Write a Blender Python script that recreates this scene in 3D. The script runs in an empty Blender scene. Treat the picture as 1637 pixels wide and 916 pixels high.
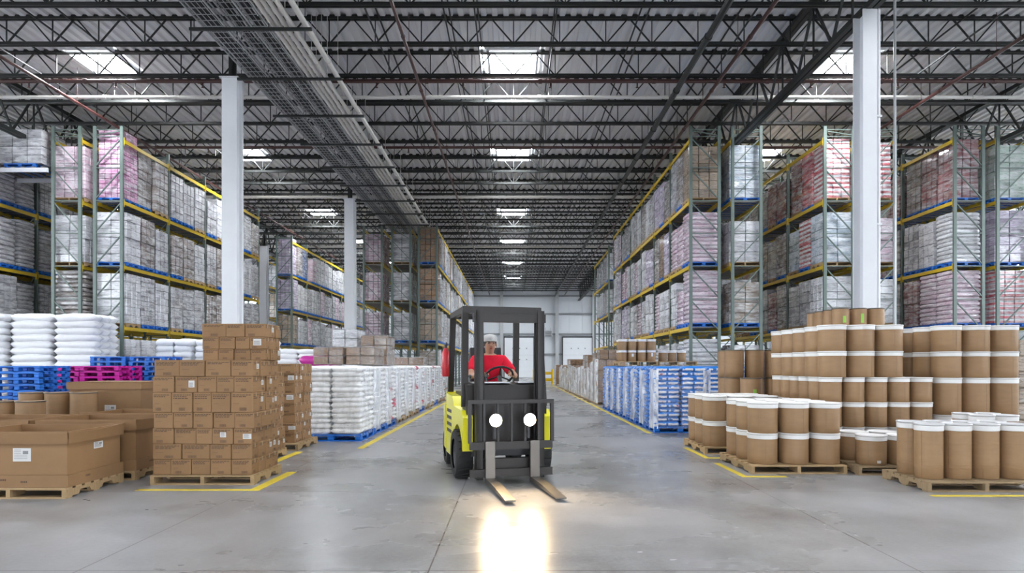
SKY_E=60.0; WORLD_E=10; EXPO=1.1
import bpy, math, random
from mathutils import Vector, Matrix
RND = random.Random(11)
COL = bpy.context.scene.collection
PI = math.pi
CAM_Z = 1.4          # eye height of the photograph
F = 1000.0           # focal length in pixels of a 1637 px wide frame

# ------------------------------------------------------------------ mesh builder
class MB:
    def __init__(s):
        s.v, s.f, s.m, s.sm = [], [], [], []
    def face(s, pts, mi=0, smooth=False):
        b = len(s.v); s.v.extend([tuple(p) for p in pts])
        s.f.append(tuple(range(b, b + len(pts)))); s.m.append(mi); s.sm.append(smooth)
    def box(s, x0, x1, y0, y1, z0, z1, mi=0):
        b = len(s.v)
        s.v += [(x0,y0,z0),(x1,y0,z0),(x1,y1,z0),(x0,y1,z0),(x0,y0,z1),(x1,y0,z1),(x1,y1,z1),(x0,y1,z1)]
        for q in ((0,3,2,1),(4,5,6,7),(0,1,5,4),(1,2,6,5),(2,3,7,6),(3,0,4,7)):
            s.f.append(tuple(b+i for i in q)); s.m.append(mi); s.sm.append(False)
        return s
    def cbox(s, x0, x1, y0, y1, z0, z1, c=.02, mi=0):
        """box with chamfered edges"""
        b = len(s.v)
        def P(x,y,z): s.v.append((x,y,z)); return len(s.v)-1
        xs=(x0,x1); ys=(y0,y1); zs=(z0,z1); idx={}
        for i in (0,1):
            for j in (0,1):
                for k in (0,1):
                    sx=1-2*i; sy=1-2*j; sz=1-2*k
                    x,y,z=xs[i],ys[j],zs[k]
                    idx[i,j,k]=(P(x,y+sy*c,z+sz*c),P(x+sx*c,y,z+sz*c),P(x+sx*c,y+sy*c,z))
        def add(q): s.f.append(tuple(q)); s.m.append(mi); s.sm.append(False)
        for i in (0,1):
            q=[idx[i,0,0][0],idx[i,1,0][0],idx[i,1,1][0],idx[i,0,1][0]]; add(q if i else q[::-1])
            q=[idx[0,i,0][1],idx[1,i,0][1],idx[1,i,1][1],idx[0,i,1][1]]; add(q[::-1] if i else q)
            q=[idx[0,0,i][2],idx[1,0,i][2],idx[1,1,i][2],idx[0,1,i][2]]; add(q if i else q[::-1])
        for j in (0,1):
            for k in (0,1):
                add([idx[0,j,k][1],idx[1,j,k][1],idx[1,j,k][2],idx[0,j,k][2]] if (j==k) else [idx[0,j,k][1],idx[0,j,k][2],idx[1,j,k][2],idx[1,j,k][1]])
        for i in (0,1):
            for k in (0,1):
                q=[idx[i,0,k][0],idx[i,1,k][0],idx[i,1,k][2],idx[i,0,k][2]]; add(q[::-1] if (i==k) else q)
            for j in (0,1):
                q=[idx[i,j,0][0],idx[i,j,1][0],idx[i,j,1][1],idx[i,j,0][1]]; add(q if (i==j) else q[::-1])
        for key,t in idx.items(): add(t if sum(key)%2 else t[::-1])
        return s
    def bar(s, a, b, w, h, mi=0, caps=True, up=(0,0,1)):
        a=Vector(a); b=Vector(b); d=(b-a)
        if d.length<1e-6: return s
        d.normalize(); up=Vector(up)
        if abs(d.dot(up))>.98: up=Vector((0,1,0)) if abs(d.y)<.9 else Vector((1,0,0))
        x=d.cross(up).normalized(); y=x.cross(d)
        n=len(s.v)
        for p in (a,b):
            for i,j in ((-1,-1),(1,-1),(1,1),(-1,1)):
                s.v.append(tuple(p+x*(i*w/2)+y*(j*h/2)))
        for k in range(4):
            s.f.append((n+k,n+(k+1)%4,n+4+(k+1)%4,n+4+k)); s.m.append(mi); s.sm.append(False)
        if caps:
            s.f.append((n+3,n+2,n+1,n)); s.f.append((n+4,n+5,n+6,n+7)); s.m+=[mi,mi]; s.sm+=[False,False]
        return s
    def tube(s, pts, r, n=8, mi=0, caps=True):
        pts=[Vector(p) for p in pts]; rings=[]; prev=None
        for i,p in enumerate(pts):
            d=(pts[min(i+1,len(pts)-1)]-pts[max(i-1,0)]).normalized()
            if prev is None:
                up=Vector((0,0,1)) if abs(d.z)<.9 else Vector((1,0,0))
                x=d.cross(up).normalized()
            else:
                x=(prev-d*prev.dot(d)).normalized()
            prev=x; y=d.cross(x); b=len(s.v)
            rr=r[i] if isinstance(r,(list,tuple)) else r
            for k in range(n):
                t=2*PI*k/n; s.v.append(tuple(p+x*(rr*math.cos(t))+y*(rr*math.sin(t))))
            rings.append(b)
        for i in range(len(rings)-1):
            for k in range(n):
                s.f.append((rings[i]+k,rings[i]+(k+1)%n,rings[i+1]+(k+1)%n,rings[i+1]+k)); s.m.append(mi); s.sm.append(True)
        if caps:
            s.f.append(tuple(rings[0]+k for k in range(n))[::-1]); s.f.append(tuple(rings[-1]+k for k in range(n))); s.m+=[mi,mi]; s.sm+=[False,False]
        return s
    def lathe(s, prof, n=24, c=(0,0,0), mi=0, axis='z', cap0=True, cap1=True):
        rings=[]
        for r,z in prof:
            b=len(s.v)
            for k in range(n):
                t=2*PI*k/n; x,y=r*math.cos(t),r*math.sin(t)
                if axis=='z': p=(c[0]+x,c[1]+y,c[2]+z)
                elif axis=='y': p=(c[0]+y,c[1]+z,c[2]+x)
                else: p=(c[0]+z,c[1]+x,c[2]+y)
                s.v.append(p)
            rings.append(b)
        for i in range(len(rings)-1):
            for k in range(n):
                s.f.append((rings[i]+k,rings[i]+(k+1)%n,rings[i+1]+(k+1)%n,rings[i+1]+k)); s.m.append(mi); s.sm.append(True)
        if cap0: s.f.append(tuple(rings[0]+k for k in range(n))[::-1]); s.m.append(mi); s.sm.append(False)
        if cap1: s.f.append(tuple(rings[-1]+k for k in range(n))); s.m.append(mi); s.sm.append(False)
        return s
    def prism(s, poly, a, b, axis='y', mi=0):
        """poly (u,v) extruded from a to b; axis y: (x,z), axis x: (y,z), axis z: (x,y)"""
        def P(u,v,t): return {'y':(u,t,v),'x':(t,u,v),'z':(u,v,t)}[axis]
        n=len(poly); o=len(s.v)
        for t in (a,b):
            for u,v in poly: s.v.append(P(u,v,t))
        for k in range(n):
            s.f.append((o+k,o+(k+1)%n,o+n+(k+1)%n,o+n+k)); s.m.append(mi); s.sm.append(False)
        s.f.append(tuple(o+k for k in range(n))[::-1]); s.f.append(tuple(o+n+k for k in range(n))); s.m+=[mi,mi]; s.sm+=[False,False]
        return s
    def mesh(s, name, *mats, sharp=None, bevel=0):
        me=bpy.data.meshes.new(name)
        me.from_pydata(s.v,[],s.f)
        for m in mats: me.materials.append(m)
        me.polygons.foreach_set('material_index',s.m)
        me.polygons.foreach_set('use_smooth',s.sm)
        if any(s.sm): me.set_sharp_from_angle(angle=math.radians(38 if sharp is None else sharp))
        me.validate(); me.update()
        return me

# ------------------------------------------------------------------ objects
def put(name, me, parent=None, loc=(0,0,0), rz=0, color=None):
    o=bpy.data.objects.new(name, me); COL.objects.link(o)
    o.parent=parent; o.location=loc
    if rz: o.rotation_euler=(0,0,rz)
    if color: o.color=(color[0],color[1],color[2],1)
    return o
def tag(o, label, cat, group=None, kind=None):
    o['label']=label; o['category']=cat
    if group: o['group']=group
    if kind: o['kind']=kind
    return o
def thing(name, label, cat, loc=(0,0,0), rz=0, group=None):
    o=bpy.data.objects.new(name,None); COL.objects.link(o)
    o.empty_display_size=.1; o.location=loc; o.rotation_euler=(0,0,rz)
    return tag(o,label,cat,group)
def struct(name, me, label, cat, loc=(0,0,0)):
    return tag(put(name,me,None,loc),label,cat,None,'structure')
ORD='nearest second third fourth fifth sixth seventh eighth ninth tenth eleventh twelfth thirteenth fourteenth fifteenth sixteenth seventeenth eighteenth nineteenth twentieth twenty-first twenty-second twenty-third twenty-fourth twenty-fifth twenty-sixth twenty-seventh twenty-eighth twenty-ninth thirtieth thirty-first thirty-second thirty-third thirty-fourth'.split()
LEFT='leftmost;second from left;third from left;fourth from left;fifth from left;sixth from left;seventh from left'.split(';')
NUM='first second third fourth fifth sixth seventh eighth ninth tenth eleventh twelfth'.split()

# ------------------------------------------------------------------ materials
class NT:
    def __init__(s,name):
        s.m=bpy.data.materials.new(name); s.m.use_nodes=True
        s.t=s.m.node_tree; s.t.nodes.clear()
        s.out=s.n('ShaderNodeOutputMaterial')
    def n(s,typ,**kw):
        nd=s.t.nodes.new(typ)
        for k,v in kw.items(): setattr(nd,k,v)
        return nd
    def set(s,sock,val):
        if isinstance(val,bpy.types.NodeSocket): s.t.links.new(val,sock)
        elif isinstance(val,(tuple,list)) and len(val)==3 and sock.type=='RGBA': sock.default_value=(*val,1)
        else: sock.default_value=val
    def math(s,op,a,b=0,c=0,clamp=False):
        nd=s.n('ShaderNodeMath',operation=op,use_clamp=clamp)
        s.set(nd.inputs[0],a); s.set(nd.inputs[1],b); s.set(nd.inputs[2],c); return nd.outputs[0]
    def mix(s,f,a,b,bt='MIX'):
        nd=s.n('ShaderNodeMix',data_type='RGBA',blend_type=bt)
        s.set(nd.inputs[0],f); s.set(nd.inputs[6],a); s.set(nd.inputs[7],b); return nd.outputs[2]
    def noise(s,vec,scale,detail=3,rough=.55,dist=0):
        nd=s.n('ShaderNodeTexNoise'); s.set(nd.inputs['Vector'],vec)
        nd.inputs['Scale'].default_value=scale; nd.inputs['Detail'].default_value=detail
        nd.inputs['Roughness'].default_value=rough; nd.inputs['Distortion'].default_value=dist
        return nd.outputs['Fac']
    def mapping(s,vec,scale=(1,1,1),loc=None):
        nd=s.n('ShaderNodeMapping'); s.set(nd.inputs['Vector'],vec); nd.inputs['Scale'].default_value=scale
        if loc is not None: s.set(nd.inputs['Location'],loc)
        return nd.outputs[0]
    def ramp(s,f,stops):
        nd=s.n('ShaderNodeMapRange'); s.set(nd.inputs[0],f)
        nd.inputs[1].default_value,nd.inputs[2].default_value,nd.inputs[3].default_value,nd.inputs[4].default_value=stops
        return nd.outputs[0]
    def coords(s):
        tc=s.n('ShaderNodeTexCoord'); oi=s.n('ShaderNodeObjectInfo')
        r=s.math('MULTIPLY',oi.outputs['Random'],37.0)
        add=s.n('ShaderNodeVectorMath',operation='ADD'); s.set(add.inputs[0],tc.outputs['Object'])
        cb=s.n('ShaderNodeCombineXYZ'); s.set(cb.inputs[0],r); s.set(cb.inputs[1],r); s.set(cb.inputs[2],r)
        s.set(add.inputs[1],cb.outputs[0])
        s.oi=oi; s.tc=tc
        return add.outputs[0]
    def bump(s,h,strength=.3,dist=.01):
        nd=s.n('ShaderNodeBump'); s.set(nd.inputs['Height'],h); nd.inputs['Strength'].default_value=strength; nd.inputs['Distance'].default_value=dist
        return nd.outputs[0]
    def done(s,col,rough=.5,metal=0.,spec=.5,normal=None,coat=0,coat_r=.1,alpha=None):
        p=s.n('ShaderNodeBsdfPrincipled')
        s.set(p.inputs['Base Color'],col); s.set(p.inputs['Roughness'],rough); s.set(p.inputs['Metallic'],metal)
        s.set(p.inputs['Specular IOR Level'],spec); p.inputs['Coat Weight'].default_value=coat; p.inputs['Coat Roughness'].default_value=coat_r
        if normal is not None: s.set(p.inputs['Normal'],normal)
        if alpha is not None: s.set(p.inputs['Alpha'],alpha)
        s.t.links.new(p.outputs[0],s.out.inputs[0]); s.p=p
        return s.m
def simple(name,col,rough=.5,metal=0.,var=.12,scale=6,spec=.5,bump=0,stretch=(1,1,1),coat=0):
    t=NT(name); v=t.coords(); nz=t.noise(t.mapping(v,stretch),scale,4)
    d=t.math('MULTIPLY_ADD',t.oi.outputs['Random'],var*.6,-var*.3)
    k=t.math('ADD',t.math('MULTIPLY_ADD',nz,2*var,1-var),d)
    c=t.mix(1.0,col,k,'MULTIPLY')
    return t.done(c,rough,metal,spec,t.bump(nz,bump) if bump else None,coat)

M={}
M['steel_dark']=simple('dark_painted_steel',(.022,.024,.023),.45,.3)
M['steel_green']=simple('grey_green_rack_paint',(.115,.15,.135),.42,.2)
M['beam_yellow']=simple('yellow_beam_paint',(.60,.41,.02),.42,.0)
M['deck_wire']=simple('rack_deck_steel',(.17,.165,.15),.5,.4)
M['galv']=simple('galvanised_steel',(.46,.47,.48),.35,.35)
M['white_paint']=simple('white_column_paint',(.70,.71,.74),.42,0,.05,3)
M['pipe_white']=simple('white_pipe_paint',(.62,.60,.56),.4,0,.08)
M['pipe_red']=simple('red_brown_pipe_paint',(.06,.020,.017),.4,0,.15)
M['cable']=simple('black_cable_jacket',(.03,.03,.032),.5)
M['wood']=simple('pallet_wood',(.36,.245,.13),.75,0,.38,9,.3,.2,(1,6,1))
M['wood_dark']=simple('weathered_pallet_wood',(.27,.19,.11),.8,0,.35,9,.3,.2,(1,6,1))
M['pal_blue']=simple('blue_pallet_plastic',(.006,.13,.52),.4,0,.15)
M['pal_magenta']=simple('magenta_pallet_plastic',(.50,.006,.27),.4,0,.15)
M['kraft']=simple('kraft_fibre',(.285,.170,.085),.5,0,.16,5,.4,.03,(1,1,4))
M['kraft_dark']=simple('kraft_seam',(.24,.14,.07),.6)
M['kraft_box']=simple('corrugated_board',(.26,.148,.07),.6,0,.16,4,.3,.05)
M['kraft_in']=simple('inside_of_corrugated_board',(.30,.175,.085),.75,0,.1,4,.3)
M['tape']=simple('packing_tape',(.29,.175,.09),.3,0,.1)
M['ink']=simple('dark_brown_print',(.07,.035,.018),.6)
M['paper']=simple('white_paper',(.62,.61,.60),.6,0,.05)
M['paper_ink']=simple('grey_print',(.22,.22,.23),.6)
M['band']=simple('white_drum_band',(.72,.71,.70),.4,0,.08)
M['lid_grey']=simple('grey_drum_lid',(.55,.55,.56),.35,.2,.1)
M['lid_dark']=simple('dark_drum_rim',(.10,.085,.07),.4,.5,.1)
M['green_label']=simple('green_label',(.25,.52,.06),.5)
M['red_label']=simple('red_label',(.55,.035,.03),.5)
M['blue_label']=simple('blue_label',(.05,.22,.40),.5)
M['yellow_line']=simple('yellow_floor_paint',(.62,.47,.035),.5,0,.25,14)
M['truck_yellow']=simple('yellow_truck_paint',(.72,.68,.01),.3,0,.05,3,.5,0,(1,1,1),.3)
M['truck_dark']=simple('dark_truck_paint',(.022,.018,.017),.4,.1)
M['truck_grey']=simple('dark_grey_plastic',(.05,.05,.055),.5)
M['fork_steel']=simple('fork_steel',(.16,.145,.13),.35,.8)
M['rubber']=simple('tyre_rubber',(.018,.018,.018),.8)
M['chrome']=simple('bright_steel',(.6,.6,.6),.2,1)
M['vinyl']=simple('black_vinyl',(.02,.02,.022),.5)
M['red_paint']=simple('red_extinguisher_paint',(.45,.01,.02),.3)
M['shirt']=simple('red_shirt_cloth',(.62,.012,.035),.85,0,.15,12,.2,.2)
M['trousers']=simple('dark_trouser_cloth',(.035,.04,.06),.9)
M['skin']=simple('skin',(.38,.20,.13),.5,0,.08)
M['hair']=simple('dark_hair',(.025,.018,.014),.7)
M['cap']=simple('pale_cap_cloth',(.50,.49,.48),.8)
M['eye']=simple('dark_eye',(.02,.015,.012),.3)
M['boot']=simple('boot_leather',(.03,.02,.014),.6)
M['wall_panel']=simple('white_wall_panel',(.62,.64,.67),.5,0,.05,1.2)
M['wall_steel']=simple('grey_girt_steel',(.22,.23,.24),.5,.2)
M['door_panel']=simple('white_door_panel',(.74,.755,.78),.4,0,.04,2)
M['white_sack']=simple('white_sack_plastic',(.76,.77,.79),.35,0,.06,7,.5,.25)
M['barrier']=simple('yellow_barrier_paint',(.72,.45,.01),.4)

def emit(name,col,strength):
    t=NT(name); e=t.n('ShaderNodeEmission'); e.inputs[0].default_value=(*col,1); e.inputs[1].default_value=strength
    t.t.links.new(e.outputs[0],t.out.inputs[0]); return t.m
M['skylight']=emit('skylight_daylight',(.93,.97,1.0),SKY_E)
M['headlight']=emit('headlight_lens',(1.0,.76,.46),60.0)

def goods(name, stripes=0, veil_glint=(.08,.62), rough=.2):
    """stretch-wrapped goods: colour of the object, each carton a shade of its own, under milky film with glints painted in"""
    t=NT(name); v=t.coords()
    geo=t.n('ShaderNodeNewGeometry')
    isl=geo.outputs['Random Per Island']
    base=t.oi.outputs['Color']
    base=t.mix(1.0,base,t.math('MULTIPLY_ADD',isl,.6,.55),'MULTIPLY')
    if stripes:
        sep=t.n('ShaderNodeSeparateXYZ'); t.set(sep.inputs[0],t.tc.outputs['Object'])
        w=t.math('FRACT',t.math('MULTIPLY',sep.outputs[2],stripes))
        base=t.mix(t.math('GREATER_THAN',w,.52),base,(.66,.65,.67))
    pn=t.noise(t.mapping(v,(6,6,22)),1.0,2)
    base=t.mix(t.math('MULTIPLY',t.math('GREATER_THAN',pn,.60),.5),base,(.07,.06,.065))  # dark noise paints shaded gaps between packs into the colour
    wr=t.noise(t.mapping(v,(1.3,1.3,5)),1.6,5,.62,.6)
    f=t.ramp(wr,(.40,.66,veil_glint[0],veil_glint[1]))
    col=t.mix(f,base,(.82,.83,.86))  # pale streaks: milky film, with glints painted into the colour
    wr2=t.noise(t.mapping(v,(1.6,1.6,6)),1.8,4,.6,1.2)
    return t.done(col,t.ramp(wr2,(.3,.7,rough*.5,rough*1.6)),0,.6,t.bump(wr2,1.0,.05),.5,.06)
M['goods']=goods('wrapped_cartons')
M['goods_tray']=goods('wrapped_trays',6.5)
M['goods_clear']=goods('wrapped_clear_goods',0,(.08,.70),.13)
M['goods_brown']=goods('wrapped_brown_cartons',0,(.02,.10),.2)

def blue_sack():
    t=NT('blue_printed_sack'); v=t.coords()
    g=t.n('ShaderNodeSeparateXYZ'); t.set(g.inputs[0],t.tc.outputs['Generated'])
    nz=t.noise(v,9,3)
    z=t.math('ADD',g.outputs[2],t.math('MULTIPLY_ADD',nz,.3,-.15))
    a=t.math('MULTIPLY',t.math('GREATER_THAN',z,.33),t.math('LESS_THAN',z,.64))
    gx=t.math('ABSOLUTE',t.math('SUBTRACT',g.outputs[0],.5))
    a=t.math('MULTIPLY',a,t.math('LESS_THAN',t.math('ABSOLUTE',t.math('SUBTRACT',gx,.23)),.19))
    a=t.math('MULTIPLY',a,t.math('GREATER_THAN',t.noise(v,6,1),.36))
    col=t.mix(a,(.008,.17,.58),(.66,.68,.72))
    red=t.math('MULTIPLY',a,t.math('GREATER_THAN',t.noise(v,13,1),.70))
    col=t.mix(red,col,(.35,.08,.14))
    return t.done(col,.3,0,.5,t.bump(nz,.4,.01),.2)
M['blue_sack']=blue_sack()
def print_sack():
    t=NT('white_printed_sack'); v=t.coords()
    nz=t.noise(v,7,4); pr=t.math('GREATER_THAN',t.noise(t.mapping(v,(4,4,26)),1.5,1),.63)
    col=t.mix(t.math('MULTIPLY',pr,.4),(.82,.82,.83),(.30,.27,.25))
    return t.done(col,.38,0,.5,t.bump(nz,.35,.012))
M['print_sack']=print_sack()
def film(name,lo,hi):
    t=NT(name); v=t.coords()
    wr=t.noise(t.mapping(v,(3,3,1.2)),1.5,5,.65,1.5)
    al=t.ramp(wr,(.38,.66,lo,hi))
    wr2=t.noise(t.mapping(v,(5,5,2)),2.0,3,.6,2.0)
    return t.done((.82,.84,.88),.16,0,.5,t.bump(wr2,.6,.03),0,.1,al)
M['film']=film('clear_stretch_film',.0,.22)
M['film_thick']=film('milky_stretch_film',.35,.92)

def floor_mat():
    t=NT('polished_concrete'); tc=t.n('ShaderNodeTexCoord'); v=tc.outputs['Object']
    sep=t.n('ShaderNodeSeparateXYZ'); t.set(sep.inputs[0],v)
    a=t.noise(t.mapping(v,(.35,.5,1)),1.0,5,.58,.15); b=t.noise(t.mapping(v,(1.0,.7,1)),1.3,5,.6,.1); c=t.noise(v,30,4,.6)
    k=t.math('ADD',t.math('MULTIPLY',a,.55),t.math('ADD',t.math('MULTIPLY',b,.33),t.math('MULTIPLY',c,.12)))
    k=t.ramp(k,(.36,.64,0,1))
    col=t.mix(k,(.135,.13,.125),(.325,.325,.335))
    lines=None
    for ax,vals in ((0,(-10.6,-6.8,-2.98,-.58,2.77,6.6,10.4)),(1,(-3.8,-1.1,1.6,4.28,6.97,9.67,12.4,15.1,17.8,20.5,23.2,28.6,34,40))):
        for q in vals:
            d=t.math('ABSOLUTE',t.math('SUBTRACT',sep.outputs[ax],q))
            l=t.math('LESS_THAN',d,.0055 if ax==0 else .005)
            lines=l if lines is None else t.math('MAXIMUM',lines,l)
    col=t.mix(t.math('MULTIPLY',lines,.75),col,(.05,.035,.025))
    return t.done(col,t.ramp(a,(.3,.7,.20,.36)),0,.5,t.bump(c,.04,.004))
M['floor']=floor_mat()
def deck_mat():
    t=NT('white_roof_deck'); tc=t.n('ShaderNodeTexCoord'); v=tc.outputs['Object']
    nz=t.noise(t.mapping(v,(1,.25,1)),.8,4)
    return t.done(t.mix(nz,(.68,.675,.68),(.86,.855,.86)),.45,.0,.5)
M['deck']=deck_mat()
# ================================================================== ROOM
XL, XR, YB, YW = -34.0, 34.0, -14.0, 73.0
Z_DECK, Z_TC, Z_BC = 10.82, 10.74, 10.03
m=MB(); m.face([(XL,-40,0),(XR,-40,0),(XR,YW,0),(XL,YW,0)]); 
struct('floor',m.mesh('floor',M['floor']),'polished grey concrete floor with saw-cut joints','floor')
SKY=[]       # skylight openings x0,x1,y0,y1
for y in (-8.6,.4,9.7,19.2,27.7,38.0,46.7,57.0,66.0):  # rows over and behind the camera are added, unseen, to light the foreground
    for x in (-24.0,-12.6 if y==19.2 else -11.7,-.02,10.25 if y==19.2 else 10.9,22.5):
        SKY.append((x-.71,x+.71,y-.74,y+.74))
# corrugated deck: ribs along Y, cut out at the skylights
m=MB(); pitch=.30; prof=[(0,0),(.10,0),(.135,-.075),(.265,-.075),(.30,0)]
x=XL
while x<XR-1e-6:
    cuts=[s for s in SKY if s[1]>x+.02 and s[0]<x+pitch-.02]
    ys=[YB]
    for s in sorted(cuts,key=lambda q:q[2]): ys+= [s[2],s[3]]
    ys.append(YW)
    for a,b in zip(ys[::2],ys[1::2]):
        for (u0,w0),(u1,w1) in zip(prof,prof[1:]):
            m.face([(x+u0,a,Z_DECK+w0),(x+u1,a,Z_DECK+w1),(x+u1,b,Z_DECK+w1),(x+u0,b,Z_DECK+w0)])
    x+=pitch
struct('ceiling',m.mesh('ceiling',M['deck']),'white corrugated steel roof deck','ceiling')
# skylights: curb + glowing pane
mc=MB(); 
for (a,b,c,d) in ((-.78,-.70,-.81,.81),(.70,.78,-.81,.81),(-.70,.70,-.81,-.73),(-.70,.70,.73,.81)): mc.box(a,b,c,d,-.10,.25)
mc=mc.mesh('curb',M['white_paint'])
mp=MB(); mp.face([(-.72,-.75,.22),(-.72,.75,.22),(.72,.75,.22),(.72,-.75,.22)]); mp=mp.mesh('pane',M['skylight'])
for i,s in enumerate(SKY):
    o=put('skylight',mc,None,((s[0]+s[1])/2,(s[2]+s[3])/2,Z_DECK)); tag(o,'square daylit skylight with white curb in the roof deck','skylight','skylights in the roof','structure')
    put('skylight_pane',mp,o)
# far wall
def frange(a,b,s):
    while a<b-1e-9: yield a; a+=s
m=MB()
x=XL
while x<XR:
    m.box(x+.006,x+1.494,YW,YW+.15,0,Z_DECK); x+=1.5
m.box(XL,XR,YW+.12,YW+.2,0,Z_DECK)
struct('wall_far',m.mesh('wall_far',M['wall_panel']),'white panelled far end wall of the warehouse','wall')
m=MB()
for z in (2.75,5.1,7.45,9.55): m.box(XL,XR,YW-.22,YW-.02,z-.10,z+.10)
struct('trim_1',m.mesh('girts',M['wall_steel']),'grey horizontal steel girts along the far wall','girts')
post=MB(); post.box(-.12,.12,-.45,-.23,0,10.7); post.box(-.19,.19,-.25,-.22,0,10.7); post.box(-.19,.19,-.47,-.44,0,10.7); post=post.mesh('wall_post',M['galv'])
for x in (-32.5,-25,-18,-11,-4.8,-1.4,5.05,9.35,16,23,30):
    tag(put('column',post,None,(x,YW,0)),'slim grey steel post standing against the far wall','column','posts of the far wall','structure')
# dock doors
for i,(x0,x1) in enumerate(((-1.05,2.3),(5.75,9.1))):
    m=MB()
    for k in range(7): m.box(x0,x1,YW-.30,YW-.24,.05+k*.66,.05+k*.66+.645)
    o=struct('door_%d'%(i+1),m.mesh('door',M['door_panel']),('white sectional dock door behind the forklift','white sectional dock door at the right end of the far wall')[i],'door')
    m=MB()
    for x in (x0-.09,x1): m.box(x,x+.09,YW-.33,YW-.2,0,4.85)
    m.box(x0-.09,x1+.09,YW-.33,YW-.2,4.7,4.85); put('door_track',m.mesh('track',M['truck_grey']),o)
    m=MB()
    for k in (2.1,3.4): 
        for q in (.9,1.7,2.5): m.box(x0+q,x0+q+.12,YW-.33,YW-.30,k,k+.09)
    put('door_handle',m.mesh('hardware',M['truck_grey']),o)
for i,(n,x0,x1) in enumerate((('wall_left',XL-.2,XL),('wall_right',XR,XR+.2))):  # high glazed band in both side walls is added to light the roof deck
    m=MB(); m.box(x0,x1,YB,YW,0,6.8); m.box(x0,x1,YB,YW,10.2,Z_DECK); struct(n,m.mesh(n,M['wall_panel']),('white long left side wall with an added daylight band','white long right side wall with an added daylight band')[i],'wall')
    m=MB(); y=YB
    while y<=YW: m.box(x0+.05,x1-.05,y-.06,y+.06,6.8,10.2); y+=3.0
    for z in (8.5,): m.box(x0+.06,x1-.06,YB,YW,z-.04,z+.04)
    struct('added_window_%d'%(i+1),m.mesh('added_window',M['wall_steel']),('long glazing band added to the left side wall to let in daylight','long glazing band added to the right side wall to let in daylight')[i],'added_window')

m=MB(); xs=[XL]; 
for c in (-21,-7,7,21): xs+=[c-2,c+2]  # doorways behind the camera are added openings that let daylight in
xs.append(XR)
for a,b in zip(xs[::2],xs[1::2]): m.box(a,b,YB-.2,YB,0,3.2)
m.box(XL,XR,YB-.2,YB,3.2,Z_DECK)
struct('wall_back',m.mesh('wall_back',M['wall_panel']),'white wall behind the camera with doorways added to admit daylight','wall')
# ------------------------------------------------------------------ roof steel
JW=XR-XL; m=MB()
for dy in (-.045,.045):
    m.bar((XL,dy,Z_TC),(XR,dy,Z_TC),.05,.10); m.bar((XL,dy,Z_BC),(XR,dy,Z_BC),.045,.08)
n=int(JW/1.22); st=JW/n
for k in range(n):
    a=XL+k*st; mid=a+st/2
    m.bar((a,0,Z_TC),(mid,0,Z_BC),.036,.032,0,False); m.bar((mid,0,Z_BC),(a+st,0,Z_TC),.036,.032,0,False)
    m.bar((mid,0,Z_BC),(mid,0,Z_TC),.026,.026,0,False)
joist=m.mesh('roof_joist',M['steel_dark'])
k=-15
while 14.95+1.83*k<YW-.3:
    y=14.95+1.83*k; k+=1
    if y<YB+.2: continue
    o=put('roof_joist',joist,None,(0,y,0)); tag(o,'dark open-web steel roof joist spanning across the hall','roof joist','joists under the roof deck','structure')
# joist girders along Y
m=MB(); L0,L1=YB,YW
for dx in (-.07,.07):
    m.bar((dx,L0,10.60),(dx,L1,10.60),.12,.13); m.bar((dx,L0,9.06),(dx,L1,9.06),.11,.13)
y=L0+.61
while y+1.83<L1:
    m.bar((0,y,10.6),(0,y+.915,9.1),.06,.05,0,False); m.bar((0,y+.915,9.1),(0,y+1.83,10.6),.06,.05,0,False); m.bar((0,y,10.6),(0,y,9.1),.04,.04,0,False)
    y+=1.83
gird=m.mesh('roof_girder',M['steel_dark'])
for x in (-25.5,-16.4,7.62,16.6,25.5):
    tag(put('roof_girder',gird,None,(x,0,0)),'deep dark lattice girder running along the hall under the joists','roof girder','lattice girders along the hall','structure')
m=MB(); m.box(-.09,.09,YB,YW,9.96,9.985); m.box(-.09,.09,YB,YW,9.76,9.785); m.box(-.008,.008,YB,YW,9.785,9.96)
tag(put('roof_beam',m.mesh('roof_beam',M['steel_dark']),None,(-7.5,0,0)),'dark rolled beam over the left column line','roof beam',None,'structure')
m=MB()
for dx,z in ((0,Z_BC+.03),(.02,Z_TC-.06)): m.bar((dx,YB,z),(dx,YW,z),.035,.035)
br=m.mesh('roof_bridging',M['steel_dark'])
for x in (-22,-19,-14,-11.9,-9.6,-3.6,-1.7,-.95,1.05,3.3,5.9,9.2,12,14.3,19,22):
    tag(put('roof_bridging',br,None,(x,0,0)),'thin dark bridging rod tying the roof joists together','roof bridging','bridging rods between joists','structure')
# columns
def column(x,y,top,w,label):
    m=MB(); t=.03
    m.box(x-w/2,x+w/2,y-w/2,y+w/2,0,top); 
    m.box(x+w/2,x+w/2+.07,y-.05,y+.05,0,top)
    m.box(x-w/2-.09,x+w/2+.09,y-w/2-.09,y+w/2+.09,0,.03); m.box(x-w/2-.05,x+w/2+.05,y-w/2-.05,y+w/2+.05,top,top+.03)
    o=struct('column',m.mesh('column',M['white_paint']),label,'column')
    m=MB(); m.box(x-.10,x+.10,y-.02,y+.02,top+.03,9.76); m.box(x-.02,x+.02,y-.1,y+.1,top+.03,9.76); put('column_head',m.mesh('column_head',M['steel_dark']),o)
    return o
column(-7.5,16.7,9.0,.40,'tall white steel column rising behind the stacked cartons')
column(-7.5,28.7,9.0,.42,'white steel column farther back, above the wrapped carton tops')
column(-15.95,40.0,9.0,.42,'distant white column between rack rows at the cross aisle')
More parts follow.
